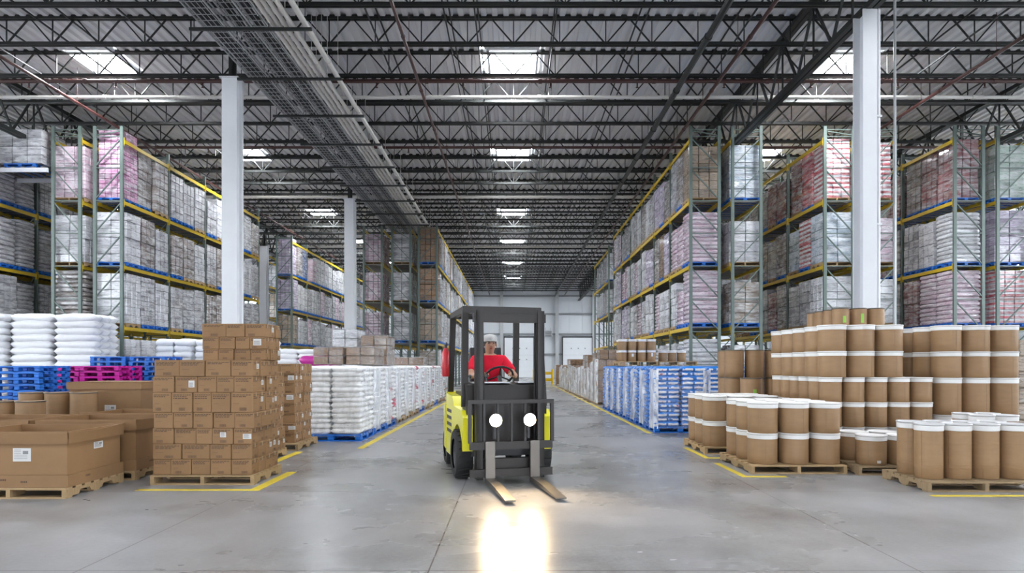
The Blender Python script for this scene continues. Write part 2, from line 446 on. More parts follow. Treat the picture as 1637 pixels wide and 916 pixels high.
# the right column is a wide-flange profile with a pipe beside it
m=MB(); x,y=7.6,13.5
m.box(x-.17,x+.13,y-.20,y-.175,0,9.0); m.box(x-.17,x+.13,y+.175,y+.20,0,9.0); m.box(x-.03,x-.01,y-.175,y+.175,0,9.0); m.box(x-.2,x+.16,y-.23,y+.23,0,.03)
o=struct('column',m.mesh('column',M['white_paint']),'white flanged steel column rising behind the stacked drums','column')
m=MB(); m.tube([(x+.185,y-.14,.031),(x+.185,y-.14,9.0)],.045,8)
for z in (2.2,4.4,6.7): m.box(x+.131,x+.24,y-.20,y-.09,z,z+.04)
tag(put('conduit_pipe',m.mesh('conduit',M['white_paint'])),'white vertical conduit clamped to the right column','pipe')
m=MB(); m.tube([(8.35,13.7,0),(8.35,13.7,10.0)],.028,8)
tag(put('conduit_pipe',m.mesh('conduit',M['galv'])),'thin grey vertical pipe just right of the right column','pipe')
# bottom-chord brace beam of the right girder line, near
# sprinkler pipes across the hall
def xpipe(y,z,r,mat,label,heads=False,x0=XL,x1=XR):
    m=MB(); m.tube([(x0,y,z),(x1,y,z)],r,10)
    o=tag(put('sprinkler_pipe',m.mesh('pipe',M[mat])),label,'pipe')
    if heads:
        mh=MB(); mh.tube([(0,0,-.05),(0,0,-.16)],.022,6); mh.lathe([(.05,-.19),(.02,-.16)],8); mh=mh.mesh('head',M['pipe_red'])
        for k in range(int((x1-x0)/2.6)): put('sprinkler_head',mh,o,(x0+1.3+k*2.6,y,z))
    mc=MB(); mc.tube([(-.05,0,0),(.05,0,0)],r+.018,10); mc=mc.mesh('coupling',M[mat])
    mg=MB(); mg.tube([(0,0,r*.5),(0,0,Z_BC-z)],.008,5); mg=mg.mesh('hanger',M[mat])
    for k in range(int((x1-x0)/3.4)):
        put('pipe_coupling',mc,o,(x0+.8+k*3.4,y,z)); put('pipe_hanger',mg,o,(x0+1.1+k*3.4,y,z))
xpipe(19.6,9.82,.052,'pipe_white','nearest white pipe crossing the hall under the joists')
xpipe(31.2,9.82,.075,'pipe_white','second white pipe crossing the hall, above the rack ends')
xpipe(44.2,9.82,.075,'pipe_white','third white pipe crossing the hall far down the aisle')
xpipe(18.72,9.92,.055,'pipe_red','nearest red-brown sprinkler pipe across the hall with hanging heads',True)
xpipe(24.4,9.92,.05,'pipe_red','second red-brown sprinkler pipe across the hall with hanging heads',True)
def ypipe(x,z,r,mat,label,y0=YB,y1=YW-.5,cat='pipe',name='conduit_pipe'):
    m=MB(); m.tube([(x,y0,z),(x,y1,z)],r,8)
    o=tag(put(name,m.mesh('pipe',M[mat])),label,cat)
    mc=MB(); mc.tube([(0,0,0),(0,.09,0)],r*1.25,8); mc=mc.mesh('coupling',M[mat]); y=y0+2.1
    mg=MB(); mg.tube([(0,0,r*.6),(0,0,10.7-z)],.008,5); mg=mg.mesh('hanger',M[mat])
    while y<y1:
        put('pipe_coupling',mc,o,(x,y,z)); put('pipe_hanger',mg,o,(x,y+.9,z)); y+=3.05
    return o
ypipe(4.85,9.60,.085,'steel_dark','thick dark pipe running lengthwise above the right rack row')
ypipe(5.9,9.60,.05,'pipe_red','red-brown branch pipe running lengthwise near the right girder')
ypipe(-2.75,9.60,.045,'pipe_red','thin red-brown pipe running lengthwise above the aisle')
ypipe(-13.6,9.60,.05,'pipe_red','red-brown pipe running lengthwise above the left racks')
ypipe(12.7,9.60,.05,'pipe_red','red-brown pipe running lengthwise beyond the right column')
for i,(x,z,r) in enumerate(((-5.32,8.945,.05),(-5.19,8.945,.05),(-5.05,8.945,.055),(-4.90,8.945,.055),(-4.62,8.98,.065))):
    ypipe(x,z,r,'pipe_white',('leftmost','second from left','third from left','fourth from left','rightmost')[i]+' of five white pipes beside the cable trays')
# cable trays: wire baskets on cross struts, with cables inside
def tray(x0,x1,z,label):
    o=None; m=MB(); y0,y1=8.0,YW-1
    for s in (x0,x1):
        m.bar((s,y0,z+.10),(s,y1,z+.10),.025,.03); m.bar((s,y0,z),(s,y1,z),.03,.035)
        y=y0
        while y<y1: m.bar((s,y,z),(s,y+.15,z+.1),.012,.012,0,False); y+=.3
    k=x0+.1
    while k<x1: m.bar((k,y0,z),(k,y1,z),.013,.013,0,False); k+=.11
    y=y0
    while y<y1: m.bar((x0,y,z),(x1,y,z),.014,.014,0,False); y+=.24
    o=tag(put('cable_tray',m.mesh('basket',M['galv'])),label,'cable tray')
    m=MB()
    for i in range(7):
        xx=x0+.06+(x1-x0-.12)*(i+.5)/7; pts=[]; y=y0
        while y<=y1: pts.append((xx+RND.uniform(-.02,.02),y,z+.028+RND.uniform(0,.012))); y+=1.6
        m.tube(pts,RND.choice((.014,.018,.022)),5)
    put('cable',m.mesh('cables',M['cable']),o)
tray(-6.95,-6.45,9.0,'leftmost galvanised wire cable tray under the roof')
tray(-6.35,-5.95,9.12,'middle galvanised wire cable tray under the roof')
tray(-5.85,-5.48,9.0,'rightmost galvanised wire cable tray, next to white pipes')
y=9.0; m=MB(); m.box(-7.15,-4.45,-.03,.03,8.80,8.86)
for x in (-7.05,-5.40): m.tube([(x,0,8.8),(x,0,Z_DECK-.01)],.01,5)
m=m.mesh('hanger_strut',M['steel_dark'])
while y<YW-2:
    tag(put('hanger_strut',m,None,(0,y,0)),'dark cross strut hanging on rods under cable trays and pipes','strut','cross struts under the cable trays'); y+=2.4
# floor markings
def mark(x0,x1,y0,y1,label):
    m=MB(); m.box(x0,x1,y0,y1,-.002,.0025); struct('floor_marking',m.mesh('line',M['yellow_line']),label,'floor line')
mark(-2.66,-2.54,10.6,46,'yellow line along the left side of the aisle')
mark(2.78,2.88,13.0,46,'yellow line along the right side of the aisle')
mark(-4.25,-2.86,7.02,7.10,'yellow line in front of the carton pallet'); mark(-2.98,-2.86,7.10,8.25,'yellow line along the right side of the carton pallet')
mark(-3.55,-3.43,8.9,10.2,'short yellow line beside the second carton pallet')
mark(2.90,2.98,9.55,10.7,'yellow line left of the farther drum pallet'); mark(2.90,3.9,9.47,9.55,'yellow line in front of the farther drum pallet')
mark(2.88,2.96,7.95,9.0,'yellow line left of the middle drum pallet'); mark(2.88,3.45,7.87,7.95,'yellow line in front of the middle drum pallet')
mark(4.5,7.5,6.70,6.78,'yellow line in front of the nearest drum pallet')
# ================================================================== PALLETS
def wood_pallet_parts(w,d,h=.115):
    a=MB(); n=7; bw=w and .10
    for i in range(n):
        y=(d-.10)*i/(n-1); a.box(-w/2,w/2,-d/2+y,-d/2+y+.10,h-.02,h)
    b=MB()
    for i in range(3): 
        y=(d-.10)*i/2; b.box(-w/2,w/2,-d/2+y,-d/2+y+.10,0,.018)
    c=[]
    for x in (-w/2,-.022,w/2-.044):
        q=MB(); z0,z1=.018,h-.02
        q.prism([(-d/2,z0),(-d/2+.2*d,z0),(-d/2+.23*d,z0+.045),(-d/2+.38*d,z0+.045),(-d/2+.41*d,z0),(d/2-.41*d,z0),(d/2-.38*d,z0+.045),(d/2-.23*d,z0+.045),(d/2-.2*d,z0),(d/2,z0),(d/2,z1),(-d/2,z1)],x,x+.044,'x'); c.append(q)
    return a,b,c
_wp={}
def wood_pallet(cx,cy,w,d,label,group=None,mat='wood',z=0,rz=0):
    key=(round(w,3),round(d,3),mat)
    if key not in _wp:
        a,b,c=wood_pallet_parts(w,d); _wp[key]=(a.mesh('deck_boards',M[mat]),b.mesh('bottom_boards',M[mat]),[q.mesh('stringer',M[mat]) for q in c])
    a,b,c=_wp[key]
    t=thing('wooden_pallet',label,'pallet',(cx,cy,z),rz,group)
    put('deck_boards',a,t); put('bottom_boards',b,t)
    for q in c: put('stringer',q,t)
    return t
def pallet_mb(w,d,h=.13,wood=False):
    m=MB()
    if wood:
        a,b,c=wood_pallet_parts(w,d,h)
        for q in [a,b]+c:
            o=len(m.v); m.v+=q.v; m.f+=[tuple(i+o for i in f) for f in q.f]; m.m+=q.m; m.sm+=q.sm
        return m
    n=6
    for i in range(n):
        y=(d-.11)*i/(n-1); m.box(-w/2,w/2,-d/2+y,-d/2+y+.11,h-.03,h)
    for i in range(3):
        x=(w-.12)*i/2; m.box(-w/2+x,-w/2+x+.12,-d/2,d/2,h-.045,h-.03)
        for j in range(3):
            y=(d-.14)*j/2; m.cbox(-w/2+x,-w/2+x+.12,-d/2+y,-d/2+y+.14,.02,h-.045,.012)
        m.box(-w/2+x,-w/2+x+.12,-d/2,d/2,0,.02)
    for j in range(3):
        y=(d-.12)*j/2; m.box(-w/2,w/2,-d/2+y,-d/2+y+.12,0,.018)
    return m
_pm={}
def pallet_mesh(w,d,mat,wood=False,h=.13):
    k=(round(w,2),round(d,2),mat,h)
    if k not in _pm: _pm[k]=pallet_mb(w,d,h,wood).mesh('pallet',M[mat])
    return _pm[k]

# ================================================================== WRAPPED LOADS
def carton_mb(w,d,h,nx,ny,nz,seed,jit=.012,skew=0):
    r=random.Random(seed); m=MB()
    for k in range(nz):
        z0=h*k/nz; z1=h*(k+1)/nz-.006
        ox,oy=r.uniform(-jit,jit),r.uniform(-jit,jit)
        a,b=(nx,ny) if (k%2==0 or nx==ny) else (nx,ny)
        for i in range(a):
            for j in range(b):
                if 0<i<a-1 and 0<j<b-1 and k<nz-1: continue
                g=.008; q=r.uniform(0,jit)
                x0=-w/2+w*i/a+g+(ox if i==0 else 0); x1=-w/2+w*(i+1)/a-g+(q if i==a-1 else 0)
                y0=-d/2+d*j/b+g+(-q if j==0 else 0); y1=-d/2+d*(j+1)/b-g+(oy if j==b-1 else 0)
                m.cbox(x0,x1,y0,y1,z0,z1,.012)
    return m
def lumpy_mb(w,d,h,n,seed):
    """layers with rounded bulging rims, like wrapped sacks or soft packs"""
    r=random.Random(seed); m=MB(); seg=20
    for k in range(n):
        z0=h*k/n; t=h/n; ring=[]
        lw,ld=w*r.uniform(.97,1.01),d*r.uniform(.97,1.01)
        prof=((.93,.02),(1.0,.28),(1.0,.72),(.93,.99))
        rings=[]
        for s,u in prof:
            b=len(m.v)
            for q in range(seg):
                a=2*PI*(q+.5)/seg; ca,sa=math.cos(a),math.sin(a)
                e=.22; x=math.copysign(abs(ca)**e,ca)*lw/2*s; y=math.copysign(abs(sa)**e,sa)*ld/2*s
                m.v.append((x+r.uniform(-.006,.006),y+r.uniform(-.006,.006),z0+t*u+r.uniform(-.004,.004)))
            rings.append(b)
        for i in range(3):
            for q in range(seg):
                m.f.append((rings[i]+q,rings[i]+(q+1)%seg,rings[i+1]+(q+1)%seg,rings[i+1]+q)); m.m.append(0); m.sm.append(True)
        m.f.append(tuple(rings[3]+q for q in range(seg))); m.m.append(0); m.sm.append(False)
        m.f.append(tuple(rings[0]+q for q in range(seg))[::-1]); m.m.append(0); m.sm.append(False)
    return m
_lm={}
def load_mesh(kind,w,d,h,var):
    k=(kind,round(w,2),round(d,2),round(h,2),var)
    if k in _lm: return _lm[k]
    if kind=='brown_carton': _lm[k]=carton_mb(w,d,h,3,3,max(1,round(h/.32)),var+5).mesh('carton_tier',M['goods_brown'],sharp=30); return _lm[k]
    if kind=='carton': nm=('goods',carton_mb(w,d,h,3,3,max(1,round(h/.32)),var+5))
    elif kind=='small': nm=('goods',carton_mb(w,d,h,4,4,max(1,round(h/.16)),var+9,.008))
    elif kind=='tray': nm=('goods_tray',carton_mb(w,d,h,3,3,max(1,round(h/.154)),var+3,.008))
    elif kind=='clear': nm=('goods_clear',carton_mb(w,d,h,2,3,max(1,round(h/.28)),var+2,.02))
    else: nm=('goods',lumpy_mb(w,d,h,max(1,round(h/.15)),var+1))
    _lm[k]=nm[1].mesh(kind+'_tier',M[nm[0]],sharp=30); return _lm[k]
KN={'carton':('wrapped_carton_load','carton load','carton_tier'),'small':('wrapped_pack_load','pack load','pack_tier'),'tray':('wrapped_tray_load','tray load','tray_tier'),
    'clear':('wrapped_goods_load','goods load','goods_tier'),'sack':('wrapped_soft_load','soft-pack load','soft_tier')}
CN={'grey': (0.372, 0.366, 0.39), 'white': (0.648, 0.648, 0.684), 'pink': (0.528, 0.192, 0.384), 'pale pink': (0.624, 0.432, 0.528), 'brown': (0.29, 0.165, 0.08), 'beige': (0.36, 0.27, 0.19), 'blue': (0.06, 0.12, 0.34), 'pale blue': (0.432, 0.528, 0.624), 'red': (0.6, 0.06, 0.084), 'dark red': (0.26, 0.045, 0.05), 'pale green': (0.456, 0.6, 0.504), 'lilac': (0.48, 0.384, 0.552), 'taupe': (0.21, 0.16, 0.135)}
def load(kind,colour,cx,cy,z,w,d,h,label,group,pal='pal_blue',tiers=2,rz=0,top=None):
    nm=KN[kind]
    t=thing(nm[0],label,'pallet load',(cx,cy,z),rz+RND.uniform(-.012,.012),group)
    put('pallet',pallet_mesh(1.06 if w>.99 else w,d,pal,pal!='pal_blue' and pal!='pal_magenta'),t)
    zz=.131
    for i in range(tiers):
        hh=round(h/tiers-.006,2)
        put(nm[2],load_mesh('brown_carton' if colour in('brown','beige') and kind=='carton' else kind,w,d,hh,RND.randint(0,2)),t,(RND.uniform(-.012,.012),RND.uniform(-.012,.012),zz),0 if abs(w-d)>.05 or kind=='clear' else RND.choice((0,PI)),CN[colour])
        zz+=hh+.004
    return t

# ================================================================== RACKS
_dk={}
def rack(label,xf,xb,y0,y1,levels,top,bay=2.75,detail=2,hide_beam_far=False):
    """xf: x of the face to the aisle, xb: back; uprights every bay"""
    t=thing('pallet_rack',label,'pallet rack',((xf+xb)/2,y0,0))
    ox,oy=(xf+xb)/2,y0
    s=1 if xf>xb else -1
    hw=abs(xf-xb)/2
    ph=MB(); ph.box(-.05,.05,-.035,.035,0,top); ph.box(-.09,.09,-.07,.07,0,.012)
    z=.3
    ph=ph.mesh('upright_post',M['steel_green'])
    nb=max(1,round((y1-y0)/bay)); bay=(y1-y0)/nb
    lat=MB(); cuts=[.35,1.45,2.55,3.65,4.75,5.85,6.95,8.05,9.1]; cuts=[c for c in cuts if c<top-.1]+[top-.12]
    singles=[]
    for a,b in zip(cuts,cuts[1:]):
        singles.append(((-hw+.05,0,a),(hw-.05,0,a),.035)); 
        singles.append(((-hw+.05,0,a+.04),(hw-.05,0,b-.04),.04) if (s>0) else ((hw-.05,0,a+.04),(-hw+.05,0,b-.04),.04))
    singles.append(((-hw+.05,0,cuts[-1]),(hw-.05,0,cuts[-1]),.035))
    for a,b,w in singles: lat.bar(a,b,w,w*.8)
    lat=lat.mesh('brace_lattice',M['steel_green'])
    for k in range(nb+1):
        y=k*bay
        put('upright_post',ph,t,(hw-.05,y,0)); put('upright_post',ph,t,(-hw+.05,y,0))
        if k==0 and detail>1:
            for a,b,w in singles: q=MB(); q.bar(a,b,w,w*.8); put('frame_brace',q.mesh('brace',M['steel_green']),t,(0,y,0))
        else: put('brace_lattice',lat,t,(0,y,0))
    bm=MB(); bm.box(-.022,.022,.035,bay-.035,-.115,0); bm.box(-.035,.035,.03,.045,-.2,.06); bm.box(-.035,.035,bay-.045,bay-.03,-.2,.06)
    bm=bm.mesh('beam',M['beam_yellow'])
    dm=MB(); n=int(bay/.27)
    for i in range(n): dm.box(-hw+.07,hw-.07,.1+i*(bay-.2)/(n-1)-.045,.1+i*(bay-.2)/(n-1)+.045,-.035,-.005)
    dm=dm.mesh('deck',M['deck_wire'])
    for z in levels:
        for k in range(nb):
            put('beam',bm,t,(hw-.02,k*bay,z)); put('beam',bm,t,(-hw+.02,k*bay,z))
            if z<levels[-1] or len(levels)<4: put('rack_deck',dm,t,(0,k*bay,z))
    t['bay_m']=bay
    return t
LEV=(2.72,4.78,6.95,9.02)
SHELF={0:'floor level',1:'lowest shelf',2:'middle shelf',3:'top shelf'}
PER=3
def row(desc,group,xf,xb,y0,n,style,levels=(1,2,3),w=1.06,lev=LEV,end='near end',pal=('pal_blue','wood'),h=(1.42,1.76)):
    cx=(xf+xb)/2; bay=LAST['bay_m']; slot=(bay-.17)/PER
    for L in levels:
        z=0.0 if L==0 else lev[L-1]+.001
        for k in range(n):
            st=style(L,k)
            if st is None: continue
            kind,col=st[0],st[1]; hh=st[2] if len(st)>2 else RND.uniform(*h)
            hh=round(hh,1 if k>0 else 2)
            free=(9.9 if L==0 else lev[L]-lev[L-1])-.115-.14; ww=w
            if hh>free: hh,ww=(hh,.84) if (L==3 and hh>1.85) else (math.floor(free*10)/10,w)
            nth=ORD[k] if k else 'first'
            lab=f"{col} film-wrapped {KN[kind][1]}, {nth} from {end}, {SHELF[L]}, {desc}"
            load(kind,col,cx,y0+(k//PER)*bay+.085+slot*(k%PER+.5),z,ww,round(slot-.07,2),hh,lab,group,RND.choice(pal),2 if hh>1.2 else 1)
def pick(seq,seed):
    r=random.Random(seed)
    return lambda L,k: r.choice(seq)
def styled(first,seq,seed):
    r=random.Random(seed); d={}
    def f(L,k):
        if (L,k) in first: return first[(L,k)]
        return r.choice(seq)
    return f
# left rows
LAST=rack('left pallet rack behind the stacked magenta pallets',-13.1,-14.1,21.0,32.2,LEV,9.45)
row('left rack behind magenta pallets','loads of the left rack behind magenta pallets',-13.1,-14.1,21.0,12,
    styled({(3,0):('small','pink',2.3),(3,1):('carton','taupe',1.9),(3,2):('carton','taupe',1.8),(2,0):('clear','white',1.7),(1,0):('clear','white',1.7)},
    [('carton','grey'),('small','grey'),('clear','grey'),('carton','taupe'),('clear','white')],1),pal=('pal_blue','pal_blue','wood'))
row('left rack behind magenta pallets','loads of the left rack behind magenta pallets',-13.1,-14.1,21.0,3,styled({},[('clear','white',2.2),('sack','white',2.1)],2),levels=(0,))
LAST=rack('left pallet rack rising behind the tall white sack stacks',-15.5,-14.5,21.0,32.2,LEV,9.45)
row('rack above white sack stacks','loads of the rack above white sacks',-14.5,-15.5,21.0,2,styled({(3,0):('carton','pale pink',1.75),(2,0):('clear','white',1.6),(1,0):('sack','taupe',1.8)},[('carton','taupe')],3))
LAST=rack('pallet rack at the far left edge across a narrow aisle',-17.5,-18.5,20.2,31.4,LEV,9.45)
row('rack at far left edge','loads of the rack at the far left edge',-17.5,-18.5,20.2,6,styled({},[('sack','grey'),('clear','grey'),('small','grey')],4),pal=('pal_blue',))
LAST=rack('pallet rack added back to back behind the far left rack',-19.85,-18.8,20.2,31.4,LEV,9.45,detail=1)  # rack and loads added to block bright gaps behind the far left rack
row('added rack behind far left rack','loads of the added rack behind the far left rack',-18.8,-19.85,20.2,9,styled({},[('carton','grey',1.79),('carton','taupe',1.79)],5),pal=('pal_blue',))
# bridge over the narrow aisle with one load
t=thing('bridge_beams','white beam pair bridging the narrow aisle at upper left','beam',(-16.5,21.2,0))
for y in (-.35,.85):
    m=MB(); m.box(-.98,.98,y-.03,y+.03,7.86,8.0); put('beam',m.mesh('beam',M['white_paint']),t)
m=MB()
for i in range(6): m.box(-.9+.33*i,-.78+.33*i,-.37,.87,8.0,8.04)
put('rack_deck',m.mesh('deck',M['deck_wire']),t)
load('carton','grey',-16.5,21.45,8.041,1.5,1.1,1.15,'grey film-wrapped carton load high on the white bridge beams at upper left','load on the bridge','pal_blue',2)
# rack between the white columns, beyond the cross aisle
LAST=rack('left pallet rack between the two white columns, beyond the cross aisle',-13.4,-14.4,37.9,59.9,(2.65,4.75,6.88,8.95),9.3)
row('rack between white columns','loads of the rack between the white columns',-13.4,-14.4,37.9,21,
    styled({(3,0):('small','lilac',2.2),(3,1):('carton','taupe',1.8),(3,2):('small','blue',1.8),(3,3):None,(2,0):('small','lilac',1.8),(1,0):('carton','beige',1.7)},
    [('carton','grey'),('clear','white'),('clear','grey'),('carton','pale pink'),('carton','white')],6),lev=(2.65,4.75,6.88,8.95),pal=('pal_blue',))
LAST=rack('mostly empty pallet rack behind the distant white column',-16.9,-17.9,36.5,50.5,LEV,9.3)
row('mostly empty far rack','loads of the mostly empty far rack',-16.9,-17.9,36.5,12,styled({(1,0):None,(2,1):None,(3,2):None,(3,3):None,(2,4):None,(1,4):None},[('clear','white'),('carton','beige'),('clear','grey'),None],8))
# left of the central aisle
LC=(2.62,4.74,6.78,8.65)
LAST=rack('left pallet rack along the central aisle with brown cartons at its end',-4.0,-5.05,33.0,62.7,LC,8.78)
row('left rack along central aisle','loads of the left rack along the central aisle',-4.0,-5.05,33.0,33,
    styled({(3,0):('carton','brown',1.86),(2,0):('carton','brown',1.7),(1,0):('carton','beige',1.7),(0,0):('clear','beige',2.1)},[('clear','white'),('clear','grey'),('carton','white'),('small','grey'),('carton','beige')],10),lev=LC,pal=('pal_blue','pal_blue','pal_blue','wood'))
row('left rack along central aisle','loads of the left rack along the central aisle',-4.0,-5.05,33.0,8,
    styled({(0,0):('clear','beige',2.1)},[('clear','white',2.0),('carton','white',2.0)],11),levels=(0,))
LAST=rack('second pallet rack left of the central aisle',-6.45,-5.40,33.0,44,LC,8.78)
row('second rack left of aisle','end loads of the second rack left of the aisle',-5.40,-6.45,33.0,2,styled({},[('clear','grey',1.5)],12),levels=(0,1,2,3),lev=LC,pal=('pal_blue','wood'))
LAST=rack('third pallet rack left of the central aisle, by the white column',-7.95,-6.90,33.0,44,LC,8.78)
row('third rack left of aisle','end loads of the third rack left of the aisle',-6.90,-7.95,33.0,2,styled({},[('small','pale pink',1.5),('clear','pale pink',1.6)],13),levels=(0,1,2,3),lev=LC,pal=('wood',))
# right rows
LAST=rack('right pallet rack along the central aisle',5.9,6.95,21.0,37.0,LEV,9.45,bay=2.67)
row('right rack along central aisle','loads of the right rack along the central aisle',5.9,6.95,21.0,18,
    styled({(3,0):('carton','beige',1.75),(3,1):('carton','taupe',1.8),(2,0):('sack','pale pink',1.7),(1,0):('sack','pale pink',1.8),(3,2):('carton','grey',1.8),(2,1):('sack','pale pink',1.5),(1,1):('sack','pale pink',1.2),(2,4):('carton','brown',1.7)},
    [('carton','grey'),('clear','white'),('sack','pale pink'),('small','lilac'),('carton','taupe'),('clear','white')],20),pal=('pal_blue','wood','wood'))
row('right rack along central aisle','loads of the right rack along the central aisle',5.9,6.95,21.0,6,styled({},[('sack','white',2.2),('sack','white',2.0),('clear','white',2.1)],21),levels=(0,))
LAST=rack('second pallet rack right of the central aisle',8.35,7.30,21.0,37.0,LEV,9.45,bay=2.67)
row('second rack right of aisle','end loads of the second rack right of the aisle',8.35,7.30,21.0,3,styled({(3,0):('clear','pale blue',1.8),(2,0):('clear','white',1.4),(1,0):('clear','beige',1.4)},[('clear','grey'),('carton','taupe')],22),pal=('pal_blue','wood'))
row('second rack right of aisle','floor loads of the second rack right of the aisle',8.35,7.30,21.0,4,styled({},[('carton','taupe',1.9),('clear','grey',2.0)],23),levels=(0,))
LAST=rack('far right pallet rack beyond the cross aisle near the end wall',6.2,7.2,41.0,48.0,LEV,9.3,bay=2.33)
row('far right rack beyond gap','loads of the far right rack beyond the gap',6.2,7.2,41.0,7,styled({},[('clear','white'),('carton','beige'),('carton','grey')],24),levels=(2,3))
LAST=rack('pallet rack directly left of the right column',10.4,11.45,21.0,32.2,LEV,9.45)
row('rack left of right column','loads of the rack left of the right column',10.4,11.45,21.0,9,
    styled({(3,0):('tray','red',2.0),(3,1):('small','red',1.9),(3,2):('small','dark red',1.9),(3,3):('small','dark red',1.5),(3,4):('small','dark red',1.6),(2,0):('clear','pale blue',1.7),(2,1):('tray','red',1.7),(2,2):('clear','pale blue',1.5),(1,0):('clear','white',1.6)},
    [('small','dark red'),('carton','grey'),('carton','taupe'),('small','taupe')],26),pal=('pal_blue','wood'))
row('rack left of right column','floor loads of the rack left of the right column',10.4,11.45,21.0,6,styled({},[('carton','taupe',1.9),('clear','grey',2.0)],25),levels=(0,))
LAST=rack('pallet rack directly right of the right column',12.85,11.80,21.0,32.2,LEV,9.45)
row('rack right of right column','end loads of the rack right of the right column',12.85,11.80,21.0,2,styled({(3,0):('tray','red',1.9),(2,0):('clear','pale pink',1.5),(1,0):('clear','white',1.5)},[('carton','dark red')],27),pal=('wood',))
LAST=rack('pallet rack behind the rightmost drum stack',14.76,15.81,21.0,32.2,LEV,9.45)
row('rack behind rightmost drums','loads of the rack behind the rightmost drums',14.76,15.81,21.0,6,
    styled({(3,0):('carton','dark red',2.0),(3,1):('carton','dark red',1.9),(3,2):('carton','taupe',1.9),(2,0):('sack','white',1.7),(2,1):('carton','white',1.6),(1,0):('sack','pale pink',1.8),(1,1):('sack','pale pink',1.75)},
    [('carton','dark red'),('carton','pale pink'),('clear','grey')],28),pal=('pal_blue',))
row('rack behind rightmost drums','loads of the rack behind the rightmost drums',14.76,15.81,21.0,2,styled({},[('carton','beige',2.0)],29),levels=(0,))
LAST=rack('pallet rack at the far right edge',17.3,16.2,21.0,32.2,LEV,9.45)
row('rack at far right edge','end loads of the rack at the far right edge',17.3,16.2,21.0,2,styled({(3,0):('clear','pale green',1.8),(2,0):('clear','lilac',1.75),(1,0):('tray','red',1.85)},[('carton','grey')],30),pal=('pal_blue',))
# ================================================================== DRUMS
_dm={}
def drum_mesh(r,h,style):
    r=r-.013; k=(round(r,3),round(h,3),style)
    if k in _dm: return _dm[k]
    rr=random.Random(str(k)); n=28
    band=style!='dark'
    bh=min(.068,h*.15)
    b=MB(); b.lathe([(r-.006,0),(r,.006),(r*1.004,h*.3),(r*1.004,h*.6),(r,h-bh-.014 if band else h-.012)],n)
    if style=='tall':
        for z in (.12,.155,.40): b.tube([(r*1.005*math.cos(a),r*1.005*math.sin(a),z) for a in [2*PI*i/n for i in range(n+1)]],.0022,4,0,False)
    parts=[('drum_body',b.mesh('drum_body',M['kraft'],sharp=50))]
    sm=MB(); a0=rr.uniform(3.6,5.4)
    sm.prism([(math.cos(a0+d)*(r*1.004+e),math.sin(a0+d)*(r*1.004+e)) for d,e in ((-.012,0),(.012,0),(.012,.0018),(-.012,.0018))],.01,h-bh-.02,'z')
    parts.append(('drum_seam',sm.mesh('seam',M['kraft_dark'])))
    if band:
        m=MB(); m.lathe([(r+.001,h-bh-.014),(r+.006,h-bh-.010),(r+.006,h-.020),(r+.002,h-.016)],n,(0,0,0),0,'z',False,False); parts.append(('drum_band',m.mesh('band',M['band'])))
        m=MB(); m.lathe([(r+.009,h-.017),(r+.012,h-.012),(r+.012,h-.004),(r+.008,h),(r-.012,h),(r-.016,h-.008),(.02,h-.007)],n,(0,0,0),0,'z',False,True); parts.append(('drum_lid',m.mesh('lid',M['lid_grey' if style in('tall',) else 'band'])))
        m=MB(); m.lathe([(r+.0075,h-.0205),(r+.0075,h-.0165)],n,(0,0,0),0,'z',True,True); parts.append(('locking_ring',m.mesh('ring',M['lid_dark'])))
    else:
        m=MB(); m.lathe([(r+.002,h-.020),(r+.008,h-.016),(r+.008,h-.004),(r+.004,h)],n,(0,0,0),0,'z',False,False); parts.append(('locking_ring',m.mesh('ring',M['lid_dark'])))
        m=MB(); m.lathe([(r+.003,h-.001),(r-.016,h-.001),(r-.02,h-.008),(.02,h-.007)],n,(0,0,0),0,'z',False,True); parts.append(('drum_lid',m.mesh('lid',M['kraft'])))
    _dm[k]=parts; return parts
def label_mb(r,w,h,z,a,n=6):
    m=MB()
    for i in range(n):
        a0=a-w/r/2+w/r*i/n; a1=a-w/r/2+w/r*(i+1)/n
        m.face([(r*math.cos(a0),r*math.sin(a0),z-h/2),(r*math.cos(a1),r*math.sin(a1),z-h/2),(r*math.cos(a1),r*math.sin(a1),z+h/2),(r*math.cos(a0),r*math.sin(a0),z+h/2)])
    return m
def drum(x,y,z,r,h,style,label,group,tagc=None,ang=-1.57):
    s=RND.uniform(.988,1.0)
    t=thing('fibre_drum',label,'drum',(x+RND.uniform(-.002,.002),y+RND.uniform(-.002,.002),z),0,group)
    rz=RND.uniform(-.5,.5)
    made={}
    for nm,me in drum_mesh(r,h,style):
        if nm=='locking_ring': continue
        o=put(nm,me,t,(0,0,0),rz); o.scale=(s,s,1); made[nm]=o
    put('locking_ring',dict(drum_mesh(r,h,style))['locking_ring'],made['drum_lid'])
    if tagc:
        mat,w,hh,zz=tagc
        put('drum_label',label_mb((r-.013)*1.006+.001,w,hh,h*zz,ang).mesh('label',M[mat]),t)['label']={'green_label':'green sticker','red_label':'red sticker','blue_label':'blue sticker','paper':'white paper sticker'}[mat]
    return t
TIER={0:'bottom tier',1:'second tier',2:'third tier',3:'fourth tier',4:'top tier'}
RW={0:'front row',1:'second row',2:'third row',3:'fourth row',4:'fifth row',5:'sixth row'}
def drums(desc,group,kind,r,h,xs,ys,z0,tiers,style='band',which=None,names=None,tags=None,tn=None):
    for k in range(tiers):
        for j,y in enumerate(ys):
            for i,x in enumerate(xs):
                if which and not which(i,j,k): continue
                tg=(tags or {}).get((i,j,k))
                tier='' if tiers==1 and not tn else ', '+(tn[k] if tn else ('lower tier','upper tier')[k] if tiers==2 else ('lowest tier','middle tier','topmost tier')[k])
                lab=f"{kind} drum, {LEFT[i]}, {RW[j]}{tier}, {desc}"
                drum(x,y,z0+k*(h+.0015),r,h,style,lab,group,tg)
